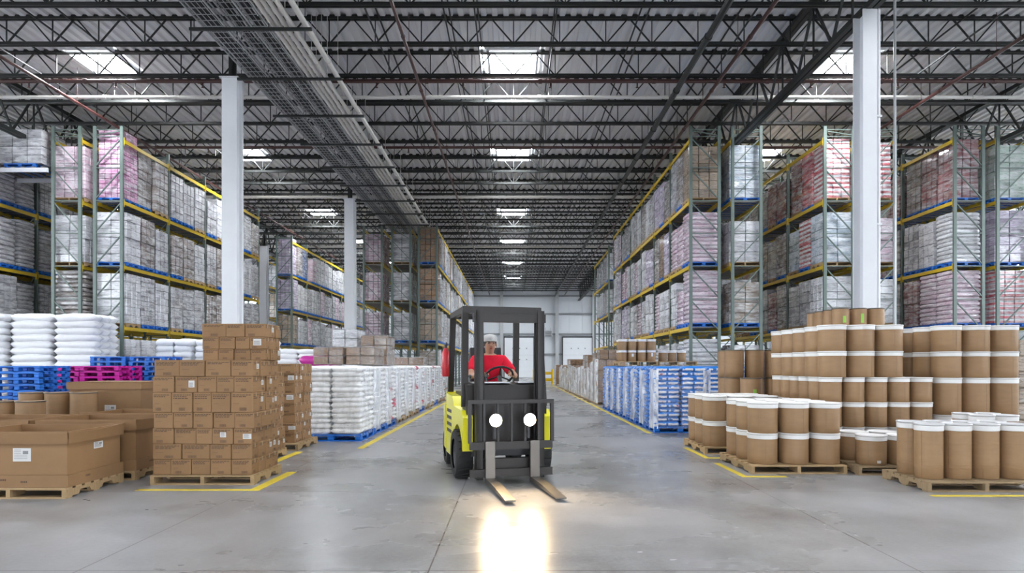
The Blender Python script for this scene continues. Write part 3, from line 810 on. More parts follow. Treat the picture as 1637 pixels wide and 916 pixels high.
# nearest pallet, tall drums with grey lids
wood_pallet(5.25,7.36,1.32,.86,'weathered wooden pallet under the nearest tall drums','drum pallets','wood_dark')
drums('nearest pallet','tall drums on the nearest pallet','tall',.157,.625,[4.775+.319*k for k in range(4)],[7.20,7.52],.117,1,'tall')
wood_pallet(6.75,8.70,1.3,.9,'wooden pallet of tall drums behind the nearest one','drum pallets','wood')
drums('pallet behind nearest','tall drums behind the nearest pallet','tall',.157,.625,[6.33+.32*k for k in range(2)],[8.46,8.78],.117,1,'tall')
# two-tier pallet in the middle, and its twin farther back
wood_pallet(3.70,8.72,1.24,1.24,'wooden pallet under the front two-tier squat drums','drum pallets','wood')
drums('front two-tier pallet','squat drums on the front two-tier pallet','squat',.2,.40,[3.31,3.72,4.13],[8.32,8.735,9.15],.117,2)
wood_pallet(3.66,10.52,1.26,1.24,'wooden pallet under the farther two-tier squat drums','drum pallets','wood')
drums('farther two-tier pallet','squat drums on the farther two-tier pallet','squat',.2,.40,[3.25,3.66,4.07],[10.12,10.53,10.94],.117,2)
# single-tier pallet beside it
wood_pallet(5.04,8.47,1.24,.92,'wooden pallet with one tier of squat drums','drum pallets','wood_dark')
drums('single-tier pallet','squat drums on the single-tier pallet','squat',.194,.385,[4.70,5.11,5.52],[8.22,8.66],.117,1,'band',None,None,{(0,0,0):('paper',.05,.035,.12)})
# the tall middle stack: small drums below, large drums above, small dark-rimmed drums on top
for i,(x,y) in enumerate(((5.0,9.75),(5.9,9.75),(5.0,10.85),(5.9,10.85))):
    wood_pallet(x,y,.88,1.08,('wooden pallet under the middle drum stack, front left','wooden pallet under the middle drum stack, front right','wooden pallet under the middle drum stack, rear left','wooden pallet under the middle drum stack, rear right')[i],'drum pallets','wood')
X5=[4.76+.338*k for k in range(5)]; Y5=[9.40+.34*k for k in range(6)]
drums('middle stack','small drums of the middle stack','small',.165,.37,X5,Y5,.117,3,'band',lambda i,j,k: j==0 or i==0 or (i>=2 and j>=2))
Z5=.117+3*.3715+.001
X5u=[4.81,5.235,5.66,6.085]; Y5u=[9.46,9.885,10.31,10.735,11.16]
drums('middle stack','large drums of the middle stack','large',.208,.39,X5u,Y5u,Z5,2,'band',lambda i,j,k:(j==0 and i<3) or i==0 or (i>=2 and j>=2),tn={0:'fourth tier',1:'fifth tier'},tags={(0,2,1):('paper',.04,.05,.5)})
Z5t=Z5+2*.3915+.001
drums('top of middle stack','dark-rimmed drums on top of the middle stack','dark-rimmed',.142,.345,[5.46+.295*k for k in range(3)],[10.45,10.75,11.05,11.34],Z5t,1,'dark',lambda i,j,k: j==0 or i==0,None,{(0,0,0):('green_label',.05,.11,.45),(1,0,0):('green_label',.05,.15,.5)})
# right stack
wood_pallet(7.0,10.0,1.24,1.5,'wooden pallet under the right drum stack','drum pallets','wood')
X7=[6.54,6.965,7.39]; Y7=[9.46,9.885,10.31]
drums('right stack','tall drums of the right stack','large tall',.208,.552,X7,Y7,.117,2,'band',lambda i,j,k: j==0 or i==0,tags={(0,1,1):('red_label',.16,.14,.45)})
drums('right stack','large drums of the right stack','large',.208,.39,X7,Y7,.117+2*.5535+.001,2,'band',lambda i,j,k: j==0 or i==0,tn={0:'third tier',1:'topmost tier'})
# rear-left stack
wood_pallet(4.66,12.35,1.3,1.1,'wooden pallet under the tall dark-rimmed drums','drum pallets','wood')
drums('stack beside blue sacks','dark-rimmed drums beside the blue sacks','dark-rimmed',.19,.53,[4.25,4.635,5.02],[12.05,12.44],.117,3,'dark',lambda i,j,k: j==0 or i==0)
for k in (0,1): drum(4.35,11.46,.001+k*.5915,.2,.59,'dark',('lower of two brown drums standing left of the middle stack','brown drum with green sticker standing left of the middle stack')[k],'pair of brown drums',('green_label',.06,.18,.5) if k else None)
load('carton','beige',9.75,11.9,0,1.1,1.0,1.75,'beige film-wrapped carton load just right of the right drum stack','load beside the drums','wood',2)
# left low drums
wood_pallet(-7.42,9.3,.9,.9,'wooden pallet under the leftmost low drums','drum pallets','wood')
drums('leftmost low group','low brown drums at the far left','low brown',.195,.77,[-7.92+.40*k for k in range(3)],[9.22],.117,1,'dark',None,None,{(1,0,0):('blue_label',.10,.17,.84),(2,0,0):('paper',.0,.0,.5) if False else None})
wood_pallet(-7.35,10.1,1.22,.46,'wooden pallet under the low drums before the lidded box','drum pallets','wood')
drums('before lidded box','low brown drums before the lidded box','low brown',.2,.86,[-7.76,-7.35,-6.94],[10.1],.117,1,'dark')

# ================================================================== CARTONS
_cm={}
def carton(x0,x1,y0,y1,z0,z1,label,group,paper=0,side_paper=0,seed=0):
    r=random.Random(seed*31+7)
    w,d,h=x1-x0,y1-y0,z1-z0
    t=thing('shipping_carton',label,'carton',((x0+x1)/2+r.uniform(-.001,.001),(y0+y1)/2+r.uniform(-.001,.001),z0),r.uniform(-.007,.007),group)
    b=MB(); b.cbox(-w/2,w/2,-d/2,d/2,0,h,.005)
    put('carton_body',b.mesh('carton',M['kraft_box']),t)
    b=MB(); e=.0012
    b.box(-w/2-e,w/2+e,-.018,.018,h-.0005,h+e); b.box(-w/2-e,-w/2+.001,-.018,.018,h-.05,h); b.box(w/2-.001,w/2+e,-.018,.018,h-.05,h)
    put('packing_tape',b.mesh('tape',M['tape']),t)
    # printing: dashes of lettering and a barcode block, front and right faces
    p=MB(); yb=-d/2-.0011
    def F(u0,u1,v0,v1): p.face([(u0,yb,v0),(u1,yb,v0),(u1,yb,v1),(u0,yb,v1)])
    xr=w/2+.0011
    def S(u0,u1,v0,v1): p.face([(xr,u0,v0),(xr,u1,v0),(xr,u1,v1),(xr,u0,v1)])
    for put_,W in ((F,w),(S,d)):
        for k in range(r.choice((2,3,3))):
            v=h*(.88-.085*k); a=-W*.42; 
            while a<W*(.18 if k else .38):
                l=W*r.uniform(.06,.16); put_(a,min(a+l,W*.44),v-h*.024,v+h*.024); a+=l+W*.025
        if r.random()<.75:
            a=W*r.uniform(-.38,.05)
            for k in range(11): q=W*r.uniform(.008,.02); put_(a,a+q,h*.09,h*.25); a+=q+W*.014
        put_(-W*.40,-W*.12,h*.44,h*.452)
    put('lettering',p.mesh('lettering',M['ink']),t)
    if paper:
        q=MB(); q2=MB(); a=r.uniform(-w*.3,w*.12); pw,phh=min(w*.5,r.choice((.07,.10,.12))),r.choice((.06,.08)); v=h*r.uniform(.3,.45)
        q.face([(a,yb-.001,v),(a+pw,yb-.001,v),(a+pw,yb-.001,v+phh),(a,yb-.001,v+phh)],0)
        for k in range(4): q2.face([(a+.008,yb-.0016,v+.01+.013*k),(a+pw*r.uniform(.5,.9),yb-.0016,v+.01+.013*k),(a+pw*.8,yb-.0016,v+.016+.013*k),(a+.008,yb-.0016,v+.016+.013*k)])
        o=put('paper_label',q.mesh('paper_label',M['paper']),t); o['label']='white paper label'; put('lettering',q2.mesh('lettering',M['paper_ink']),o)
    if side_paper:
        q=MB(); q2=MB(); a=r.uniform(-d*.25,0); v=h*r.uniform(.35,.5)
        q.face([(xr+.001,a,v),(xr+.001,a+.07,v),(xr+.001,a+.07,v+.06),(xr+.001,a,v+.06)],0)
        for k in range(3): q2.face([(xr+.0016,a+.008,v+.01+.015*k),(xr+.0016,a+.055,v+.01+.015*k),(xr+.0016,a+.055,v+.016+.015*k),(xr+.0016,a+.008,v+.016+.015*k)])
        o=put('paper_label',q.mesh('paper_label',M['paper']),t); o['label']='white paper label'; put('lettering',q2.mesh('lettering',M['paper_ink']),o)
    return t
def carton_stack(desc,group,x0,x1,y0,y1,z,rows,ncol,nrow,seed,shell_back=True,front_cut=None):
    """rows: heights from the bottom; only the cartons of the front, the right side and the top are in sight"""
    r=random.Random(seed); s=0
    for k,h in enumerate(rows):
        n=ncol[k] if isinstance(ncol,(list,tuple)) else ncol
        ws=[r.uniform(.85,1.2) for _ in range(n)]; tot=sum(ws); xs=[x0]
        for q in ws: xs.append(xs[-1]+(x1-x0)*q/tot)
        ds=[r.uniform(.9,1.12) for _ in range(nrow)]; dt=sum(ds); ys=[y0]
        for q in ds: ys.append(ys[-1]+(y1-y0)*q/dt)
        ox=r.uniform(-.012,.012)
        for j in range(nrow):
            for i in range(n):
                if 0<j and i<n-1: continue
                s+=1
                top=k==len(rows)-1
                a=f"{LEFT[i]}" if j==0 else ''
                where=(f"{NUM[k]} layer from bottom, {LEFT[i]} in front" if j==0 else f"{NUM[k]} layer from bottom, right side, {NUM[j]} behind front" if i==n-1 else f"top layer, {LEFT[i]}, {NUM[j]} behind front")
                pp=r.random()<.2; sp=r.random()<.3
                lab=f"brown printed carton, {where}, {desc}"
                carton(xs[i]+.003+ox,xs[i+1]-.004+ox+(r.uniform(-.012,.012) if i==n-1 else 0),ys[j]+.003+(r.uniform(-.008,.016) if j==0 else 0),ys[j+1]-.003,z,z+h-.0015,lab,group,pp,sp and i==n-1,seed*97+s)
        z+=h
    return z
wood_pallet(-3.66,7.78,1.22,.86,'wooden pallet under the big foreground carton stack','carton pallets','wood')
zt=carton_stack('foreground stack','cartons of the foreground stack',-4.25,-3.07,7.37,8.18,.117,[.182,.18,.188,.184,.236,.19,.188],[5,4,5,5,5,5,4],4,3)
m=MB(); m.box(-4.24,-3.08,7.39,8.17,0,.006)
tag(put('layer_pad',m.mesh('layer_pad',M['kraft_box']),None,(0,0,zt+.0005)),'flat cardboard layer pad between the foreground stack and its top block','layer pad')
carton_stack('foreground top block','cartons of the block on the foreground stack',-3.85,-3.06,7.72,8.20,zt+.008,[.135,.150,.165],[4,4,3],3,4)
wood_pallet(-4.2,9.45,1.22,.9,'wooden pallet of cartons hidden behind the foreground stack','carton pallets','wood')
carton_stack('second pallet','cartons of the second pallet',-4.78,-3.62,9.05,9.88,.117,[.17,.17,.17,.17,.17,.17,.17],4,4,5)
wood_pallet(-4.18,10.85,1.24,1.05,'wooden pallet under the third carton stack','carton pallets','wood')
carton_stack('third pallet','cartons of the third pallet',-4.78,-3.64,10.40,11.28,.117,[.165,.165,.165,.165,.165,.165,.165,.165],[4,4,5,4,4,4,5,4],4,6)

# ================================================================== BULK BOXES
def bulk_box(cx,cy,w,d,label,h=.60,z=.117,closed=False,papers=True,group='bulk boxes'):
    t=thing('bulk_box',label,'box',(cx,cy,z),RND.uniform(-.01,.01),group)
    hw,hd=w/2,d/2; th=.018
    m=MB()
    m.box(-hw,hw,-hd,-hd+th,0,h); m.box(-hw,hw,hd-th,hd,0,h); m.box(-hw,-hw+th,-hd+th,hd-th,0,h); m.box(hw-th,hw,-hd+th,hd-th,0,h)
    m.box(-hw+th,hw-th,-hd+th,hd-th,.01,.025)
    put('box_wall',m.mesh('box_wall',M['kraft_box']),t)
    def band(z0,z1,o,lean=0,name='band',top=False):
        q=MB(); t2=.014; r=random.Random(cx*13+z0)
        L=[(-hw-o,-hd-o),(hw+o,-hd-o),(hw+o,hd+o),(-hw-o,hd+o)]
        cz=[r.uniform(-.02,.012) if lean else 0 for _ in L]
        for a in range(4):
            b=(a+1)%4; (xa,ya),(xb,yb)=L[a],L[b]; nx,ny=(yb-ya),-(xb-xa); n=math.hypot(nx,ny); nx,ny=nx/n,ny/n
            n=6
            for s in range(n):
                f0,f1=s/n,(s+1)/n
                def P(f,zz,off,k): 
                    sag=-.018*math.sin(PI*f)*lean if k else 0
                    return (xa+(xb-xa)*f+nx*off,ya+(yb-ya)*f+ny*off,zz+sag+((cz[a]*(1-f)+cz[b]*f) if lean and k else 0))
                p0,p1,p2,p3=P(f0,z0,0,0),P(f1,z0,0,0),P(f1,z1,.012*lean,1),P(f0,z1,.012*lean,1)
                q.face([p0,p1,p2,p3]); 
                i0,i1,i2,i3=P(f0,z0,-t2,0),P(f1,z0,-t2,0),P(f1,z1,.012*lean-t2,1),P(f0,z1,.012*lean-t2,1)
                q.face([i1,i0,i3,i2]); q.face([p3,p2,i2,i3]); q.face([p1,p0,i0,i1])
        if top: q.box(-hw-o,hw+o,-hd-o,hd+o,z1-.012,z1)
        put(name,q.mesh(name,M['kraft_box']),t)
    band(.0,.13,.026,0,'bottom_tray')
    if closed: band(h-.11,h+.012,.022,0,'box_lid',True)
    else: band(h-.125,h+.006,.026,1,'box_collar')
    if papers:
        def pap(x,z0,wd,ht,side=False):
            qq=(MB(),MB()); e=.003
            def R(u0,u1,v0,v1,mi,ee):
                qq[mi].face([(u0,-hd-ee,v0),(u1,-hd-ee,v0),(u1,-hd-ee,v1),(u0,-hd-ee,v1)] if not side else [(hw+ee,u0,v0),(hw+ee,u1,v0),(hw+ee,u1,v1),(hw+ee,u0,v1)])
            R(x,x+wd,z0,z0+ht,0,e)
            for k in range(6): R(x+.012,x+wd*(.45 if k<3 else .8),z0+ht*(.85-.13*k),z0+ht*(.85-.13*k)+.005,1,e+.001)
            R(x+wd*.55,x+wd*.85,z0+ht*.55,z0+ht*.8,1,e+.001)
            o=put('paper_label',qq[0].mesh('paper_label',M['paper']),t); o['label']='white paper label'; put('lettering',qq[1].mesh('lettering',M['paper_ink']),o)
        pap(-hw*.0+.02 if not closed else .0,h*.5-.02,.19,.14); 
        if not closed: pap(-.03,h*.60,.16,.075,True)
    for k,(u,v) in enumerate(((-.1,.07),(.12,.05),(-.35,.03),(-.2,.07))):
        q=MB()
        for i in range(4):
            if k<3: q.face([(u+.018*i,-hd-.0275,v),(u+.018*i+.012,-hd-.0275,v),(u+.018*i+.012,-hd-.0275,v+.02),(u+.018*i,-hd-.0275,v+.02)])
            else: q.face([(hw+.0275,u+.02*i,v),(hw+.0275,u+.02*i+.013,v),(hw+.0275,u+.02*i+.013,v+.02),(hw+.0275,u+.02*i,v+.02)])
        put('lettering',q.mesh('lettering',M['ink']),t)
    return t
BB=[(-5.32,7.07,1.18,.90,'open brown bulk box nearest the camera at far left'),(-5.24,8.14,1.18,.90,'open brown bulk box directly behind the nearest one'),
    (-6.55,8.14,1.18,.90,'open brown bulk box at left edge, left of the second one'),(-5.46,9.22,1.16,.90,'open brown bulk box third in line, before the lidded box')]
for b in BB:
    wood_pallet(b[0],b[1],1.22,.98,'wooden pallet under the '+b[4].replace('brown ',''),'bulk box pallets','wood')
    bulk_box(*b,h=.585 if b[1]<7.5 else .62)
wood_pallet(-6.95,11.05,1.3,1.0,'wooden pallet under the lidded bulk box','bulk box pallets','wood')
bulk_box(-6.93,11.06,1.22,.92,'brown bulk box with a lid, before the blue and magenta pallets',h=1.0,closed=True)

# ================================================================== STACKED EMPTY PALLETS
def pallet_stack(colour,cx,cy,w,d,n,desc,group,h=.140,z=0):
    me=pallet_mesh(w,d,'pal_blue' if colour=='blue' else 'pal_magenta',False,.138)
    for k in range(n):
        o=put('plastic_pallet',me,None,(cx+RND.uniform(-.012,.012),cy+RND.uniform(-.012,.012),z+k*h+.001),RND.uniform(-.012,.012))
        nth='topmost' if k==n-1 else (NUM[n-1-k]+' from top')
        tag(o,f"{colour} plastic pallet, {nth}, {desc}",'pallet',group)
G_='empty plastic pallets in stacks'
pallet_stack('blue',-11.15,14.5,1.05,1.0,10,'stack at the left edge',G_)
pallet_stack('magenta',-11.5,16.3,1.0,1.0,10,'left magenta stack',G_)
pallet_stack('magenta',-10.47,16.3,1.0,1.0,10,'right magenta stack',G_)
pallet_stack('blue',-11.5,18.2,1.0,.95,12,'taller blue stack, left of two',G_,.139)
pallet_stack('blue',-10.4,18.2,1.0,.95,12,'taller blue stack, right of two',G_,.139)
pallet_stack('blue',-9.35,18.5,.98,.95,11,'blue stack behind the carton stack',G_,.143)
pallet_stack('magenta',-8.3,18.5,.98,.95,11,'magenta stack behind the carton stack',G_,.143)

# ================================================================== SACK LOADS
_sm={}
def sack_mesh(L,W,H,var,mat):
    k=(round(L,2),round(W,2),round(H,3),var,mat)
    if k in _sm: return _sm[k]
    r=random.Random(var*7+3); nx,ny=12,9; m=MB()
    ph=[r.uniform(0,6) for _ in range(6)]
    def P(i,j,s):
        u=-1+2*i/nx; v=-1+2*j/ny
        e=max(0,(1-abs(u)**7)*(1-abs(v)**6))**.5
        t=.5*H*e
        x=u*L/2*(1-.03*v*v*abs(u)); y=v*W/2*(1-.05*u*u*abs(v))
        z=H/2+s*t+ .10*H*math.sin(2.1*u+ph[0]+s)*math.cos(1.9*v+ph[1])*(e) + .05*H*math.sin(6*u+ph[2])*math.sin(5*v+ph[3])*e
        z+=.09*H*math.sin(1.7*u+ph[4]+v)*(1-e)
        return (x,y,z)
    ix={}
    for s in (-1,1):
        for i in range(nx+1):
            for j in range(ny+1):
                rim=i in(0,nx) or j in(0,ny)
                if rim and s==1: ix[i,j,1]=ix[i,j,-1]; continue
                m.v.append(P(i,j,s)); ix[i,j,s]=len(m.v)-1
    for s in (-1,1):
        for i in range(nx):
            for j in range(ny):
                q=[ix[i,j,s],ix[i+1,j,s],ix[i+1,j+1,s],ix[i,j+1,s]]
                m.f.append(tuple(q if s>0 else q[::-1])); m.m.append(0); m.sm.append(True)
    _sm[k]=m.mesh('sack',M[mat],sharp=170); return _sm[k]
def film_mesh(w,d,h,thick_sides,seed,top=True):
    r=random.Random(seed); m=MB(); c=.09; seg=4; prof=[]
    for (cx,cy,a0) in ((w/2-c,-d/2+c,-PI/2),(w/2-c,d/2-c,0),(-w/2+c,d/2-c,PI/2),(-w/2+c,-d/2+c,PI)):
        for s in range(seg+1): a=a0+PI/2*s/seg; prof.append((cx+c*math.cos(a),cy+c*math.sin(a)))
    full=[]
    for i,(x,y) in enumerate(prof):
        x2,y2=prof[(i+1)%len(prof)]; L=math.hypot(x2-x,y2-y); n=5 if L>.3 else 1
        for k in range(n): full.append((x+(x2-x)*k/n,y+(y2-y)*k/n))
    nz=12; N=len(full); rows=[]
    for k in range(nz+1):
        z=h*k/nz; b=len(m.v)
        for (x,y) in full:
            q=1+r.uniform(-.012,.014)-(.03 if k==nz else 0); m.v.append((x*q,y*q,z+r.uniform(-.008,.008)*(k not in(0,))))
        rows.append(b)
    for k in range(nz):
        for i in range(N):
            x=(full[i][0]+full[(i+1)%N][0])/2
            m.f.append((rows[k]+i,rows[k]+(i+1)%N,rows[k+1]+(i+1)%N,rows[k+1]+i)); yy=(full[i][1]+full[(i+1)%N][1])/2; m.m.append(1 if (thick_sides and abs(x)>w/2-.12 and yy<-d/2+.48*d) else 0); m.sm.append(True)
    if top:
        m.f.append(tuple(rows[nz]+i for i in range(N))); m.m.append(1); m.sm.append(False)
    return m.mesh('film',M['film'],M['film_thick'],sharp=170)
def sack_load(cx,cy,w,d,layers,pitch,label,group,mat='print_sack',pal='pal_blue',front=True,right=True,left=False,film=True,rz=0,detail=True,thick=True,accent=None,ncol=2,z=0):
    t=thing('sack_pallet_load',label,'pallet load',(cx,cy,z),rz,group); ph=.13
    put('pallet',pallet_mesh(w,d,pal,pal!='pal_blue'),t); zz=ph+.002; H=pitch*1.22
    nrow=3
    for k in range(layers):
        a,b=(ncol,nrow) if k%2==0 else (ncol,nrow)
        sw,sd=w/a,d/b
        top=k==layers-1
        for i in range(a):
            for j in range(b):
                vis=top or (front and j==0) or (right and i==a-1) or (left and i==0)
                if not vis: continue
                am=accent[1] if accent and RND.random()<accent[0] else mat
                o=put('sack',sack_mesh(sw*1.02,sd*1.03,H,RND.randint(0,4),am),t,(-w/2+sw*(i+.5)+RND.uniform(-.012,.012),-d/2+sd*(j+.5)+RND.uniform(-.012,.012),zz-pitch*.08),RND.choice((0,PI))+RND.uniform(-.02,.02))
        zz+=pitch
    if film:
        put('stretch_film',film_mesh(w*1.02,d*1.02,zz-ph+.02,thick,int(cx*100+cy*10)),t,(0,0,ph-.05))
    return t
M['red_sack']=simple('red_printed_sack',(.45,.05,.10),.4,0,.2,8)
M['brown_sack']=simple('brown_paper_sack',(.33,.20,.12),.6,0,.2,8)
# white row left of the aisle
WG='white sack loads left of the aisle'
pals=['pal_blue','pal_blue','pal_blue','wood','wood','wood','pal_blue','wood','wood','pal_blue','wood','wood']
for k in range(12):
    y=11.6+1.19*k+.57
    sack_load(-3.40,y,1.14,1.12,13,.0965,f"white sack load on {'blue' if pals[k]=='pal_blue' else 'wooden'} pallet, {ORD[k] if k else 'first'} in the row left of aisle",WG,'print_sack',pals[k],front=k==0,right=True,accent=None if k<2 else (.05 if k<5 else .09,'red_sack'),film=True,thick=k>0)
# cartons and wraps lying on top of that row
def top_load(kind,col,x0,x1,y0,y1,z,h,label):
    nm={'carton':'wrapped_carton_block','clear':'clear_wrapped_block'}[kind]
    t=thing(nm,label,'wrapped block',((x0+x1)/2,(y0+y1)/2,z),0,'blocks on top of the white sacks')
    w,d=x1-x0,y1-y0
    n=max(1,round(h/.2)); zz=0
    for i in range(n):
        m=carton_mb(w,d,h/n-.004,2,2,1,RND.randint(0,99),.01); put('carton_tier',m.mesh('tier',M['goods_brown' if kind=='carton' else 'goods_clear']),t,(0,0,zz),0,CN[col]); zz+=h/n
    put('stretch_film',film_mesh(w*1.03,d*1.03,h+.01,False,RND.randint(0,99)),t,(0,0,0))
ZT=.13+13*.0965+.045
top_load('carton','brown',-4.12,-3.50,12.85,13.85,ZT,.36,'left brown wrapped carton block on top of the white sacks')
top_load('carton','brown',-3.45,-2.86,12.85,13.85,ZT,.36,'right brown wrapped carton block on top of the white sacks')
top_load('clear','white',-4.12,-3.55,14.2,15.0,ZT,.80,'clear film-wrapped block on the white sacks, behind the cartons')
top_load('carton','brown',-3.45,-2.86,14.1,15.1,ZT,.66,'tall brown wrapped carton block on the third white load')
top_load('carton','brown',-3.9,-2.9,20.2,21.1,ZT,.25,'low brown carton block far along the white sack row')
# second row behind, seen between the carton stacks
sack_load(-5.55,16.6,1.1,1.1,14,.12,'white sack load left of the row, behind the third carton pallet',WG,'white_sack','pal_blue',film=False)
sack_load(-4.72,15.4,1.0,1.0,12,.10,'white sack load with a magenta bale on top, behind brown blocks',WG,'white_sack','pal_blue',film=False)
M['magenta_bale']=simple('magenta_bale_plastic',(.5,.02,.28),.35,0,.3,9,.5,.3)
tag(put('magenta_bale',sack_mesh(.95,.8,.26,1,'magenta_bale'),None,(-4.72,15.4,1.39)),'magenta plastic bale on top of a white sack load','bale')
# tall white sack stacks at left
SG='tall white sack stacks at left'
for i,(x,y,n,w) in enumerate(((-13.08,19.2,14,1.25),(-14.39,19.2,14,1.25),(-15.70,19.1,14,1.25))):
    sack_load(x,y,w,1.15,n,.20,('tall white sack stack behind the blue pallets, rightmost of three','tall white sack stack behind the blue pallets, middle of three','tall white sack stack at left edge, leftmost of three')[i],SG,'white_sack','pal_blue',film=False,ncol=1)
for i,x in enumerate((-10.75,-9.5,-8.3)):
    sack_load(x,20.3,1.15,1.1,11,.19,('white sack stack behind carton stack, leftmost of three','white sack stack behind carton stack, middle of three','white sack stack behind carton stack, rightmost of three')[i],SG,'white_sack','pal_blue',film=False)
# blue row right of the aisle
BG='blue sack loads right of the aisle'
for k in range(7):
    y=13.1+1.1*k+.52
    sack_load(3.50,y,1.1,1.04,13,.0955,f"blue printed sack load, {ORD[k] if k else 'first'} in the row right of aisle",BG,'blue_sack','pal_blue',front=k==0,right=False,left=True,film=True,thick=True)
for k in range(7):
    y=13.5+1.1*k+.52
    sack_load(4.72,y,1.1,1.04,13,.0955,f"blue printed sack load, {ORD[k] if k else 'first'} in the second row beside drums",BG,'blue_sack','pal_blue',front=k==0,right=False,film=True,thick=True)
# drums on the blue row
ZB=.13+13*.0955+.045
wood_pallet(3.5,18.06,1.1,1.0,'wooden pallet of small drums on top of the blue sacks','drum pallets','wood',ZB)
drums('pallet on blue sacks','small drums on the blue sacks','small',.134,.31,[3.09+.272*k for k in range(4)],[17.75,18.03],ZB+.117,2,'band',lambda i,j,k: k==0 or i<4,None,{(1,0,0):('paper',.06,.08,.55),(3,0,0):('paper',.05,.10,.6)})
wood_pallet(4.72,18.46,1.1,1.0,'second wooden pallet of small drums on the blue sacks','drum pallets','wood',ZB)
drums('second pallet on blue sacks','small drums on the blue sacks','small',.134,.31,[4.31+.272*k for k in range(3)],[18.1],ZB+.117,1,'band')
# brown wrapped loads farther along the right side
for k in range(16):
    y=22.3+1.16*k+.52
    h=(1.5,1.42,1.2,1.15,1.25,1.2,1.15,1.2,1.25,1.3,1.1,1.15,1.2,1.1,1.3,1.2)[k]
    o=load('carton','brown',3.5,y,0,1.1,1.02,h,f"brown film-wrapped carton load, {ORD[k] if k else 'first'} in the row beyond the blue sacks",'brown loads right of the aisle','wood',2)
    put('stretch_film',film_mesh(1.15,1.07,h+.06,True,k,False),o,(0,0,.08))
for k,(y,h) in enumerate(((22.9,.35),(24.1,.35),(26.3,.55),(27.6,.5),(33.9,.5),(35.6,.5))):
    i=round((y-22.82)/1.16); hb=(1.5,1.42,1.2,1.15,1.25,1.2,1.15,1.2,1.25,1.3,1.1,1.15,1.2,1.1,1.3,1.2)[i]
    o=thing('carton_block',f"brown carton block lying on the {ORD[i] if i else 'first'} brown load beyond blue sacks",'carton block',(3.55,22.82+1.16*i,.131+hb+.006),0,'blocks on the brown loads')
    put('carton_tier',load_mesh('brown_carton',.95,.9,h,k%3),o,(0,0,0),0,CN['brown'])
load('carton','brown',3.55,44.6,0,1.1,1.1,1.35,'lone brown carton load far down beside the yellow barrier','lone far load','wood',2)
# yellow barriers near the far wall
def barrier(x0,x1,y,label):
    t=thing('safety_barrier',label,'barrier',((x0+x1)/2,y,0))
    w=(x1-x0)/2
    for s in (-w,w): 
        q=MB(); q.tube([(s,0,0),(s,0,1.12)],.085,10); q.lathe([(.085,1.12),(.05,1.16)],10,(s,0,0)); put('post',q.mesh('post',M['barrier']),t)
    for z in (.35,.85): q=MB(); q.box(-w,w,-.03,.03,z-.11,z+.11); put('rail',q.mesh('rail',M['barrier']),t)
barrier(2.15,2.95,47.5,'yellow safety barrier at the end of the right aisle line')
barrier(1.6,1.85,49.5,'yellow barrier posts farther left, near the far wall')
t=thing('unit_heater','small grey heater hanging on the far wall beside the dock door','heater',(4.0,YW-.62,4.75))
m=MB(); m.cbox(-.45,.45,-.25,.25,0,.75,.05); put('heater_body',m.mesh('body',M['galv']),t)
m=MB(); 
for k in range(5): m.box(-.38,.38,-.27,-.25,.1+.12*k,.16+.12*k)
put('louvre',m.mesh('louvre',M['truck_grey']),t)
m=MB(); 
for s in (-.3,.3): m.bar((s,.25,.7),(s,.6,1.1),.04,.04)
put('bracket',m.mesh('bracket',M['wall_steel']),t)
# ================================================================== FORKLIFT (local: x forward, y left, z up)
TX,TY,TR=-.17,7.98,math.radians(-76)
ft=thing('forklift','yellow forklift coming down the aisle with two glowing headlights','forklift',(TX,TY,0),TR)
def fp(name,m,*mats,parent=None,loc=(0,0,0),rz=0,sharp=None): return put(name,m.mesh(name,*mats,sharp=sharp),parent or ft,loc,rz)
Y_=M['truck_yellow']; D_=M['truck_dark']; G2=M['truck_grey']
m=MB()   # side frame with wheel arch, each side
arch=[(.33+.0,.30)]
side=[(-1.02,.20),(-.34,.20)]+[(.0+.37*math.cos(a),.30+.37*math.sin(a)) for a in [PI-.28-i*(PI-.28-.2)/8 for i in range(9)]]+[(.40,.38),(.42,.78),(.30,.86),(-.30,.88),(-.42,1.0),(-1.02,1.02)]
for y in (-.55,.43): m.prism(side,y,y+.12,'y')
m.prism([(-1.02,.24),(-.42,.24),(-.42,.99),(-1.02,1.0)],-.43,.43,'y')
fp('frame',m,Y_)
m=MB(); m.box(-.42,.36,-.43,.43,.44,.49); m.box(-.42,.30,-.43,.43,.30,.44); fp('floor_plate',m,G2)
m=MB(); cw=[(-1.62,.34),(-1.03,.24),(-1.03,1.02),(-1.40,1.0),(-1.58,.86)]
# counterweight, rounded in plan
pl=[(-1.03,-.56),(-1.03,.56),(-1.38,.54),(-1.56,.38),(-1.62,.0),(-1.56,-.38),(-1.38,-.54)]
b=len(m.v)
m.prism([(x,y) for x,y in pl],.24,.86,'z'); m.prism([(x*.985-.01,y*.93) for x,y in pl],.86,1.03,'z'); fp('counterweight',m,Y_)
m=MB()
for y in (-.553,.551):
    for k in range(4): m.box(-.92,-.52,y,y+.002+.0,.50+.09*k,.545+.09*k)
fp('side_vent',m,D_)
m=MB(); m.box(-.98,-.44,-.42,.42,1.0,1.05); fp('engine_hood',m,D_)
# cowl and dashboard
m=MB(); m.prism([(.10,.46),(.36,.46),(.38,.92),(.34,1.17),(.14,1.20),(.06,1.05)],-.50,.50,'y'); cow=fp('cowl',m,D_)
m=MB(); m.box(.15,.33,-.42,.05,1.19,1.205); m.box(.14,.32,.15,.42,1.19,1.21); fp('dash_top',m,M['galv'],parent=cow)
m=MB()
for i in range(4): m.tube([(.10,-.40+.07*i,1.12),(.05,-.40+.07*i,1.25)],.010,6); m.lathe([(.004,1.245),(.02,1.26),(.02,1.28),(.004,1.295)],8,(.05,-.40+.07*i,0))
fp('control_lever',m,G2)
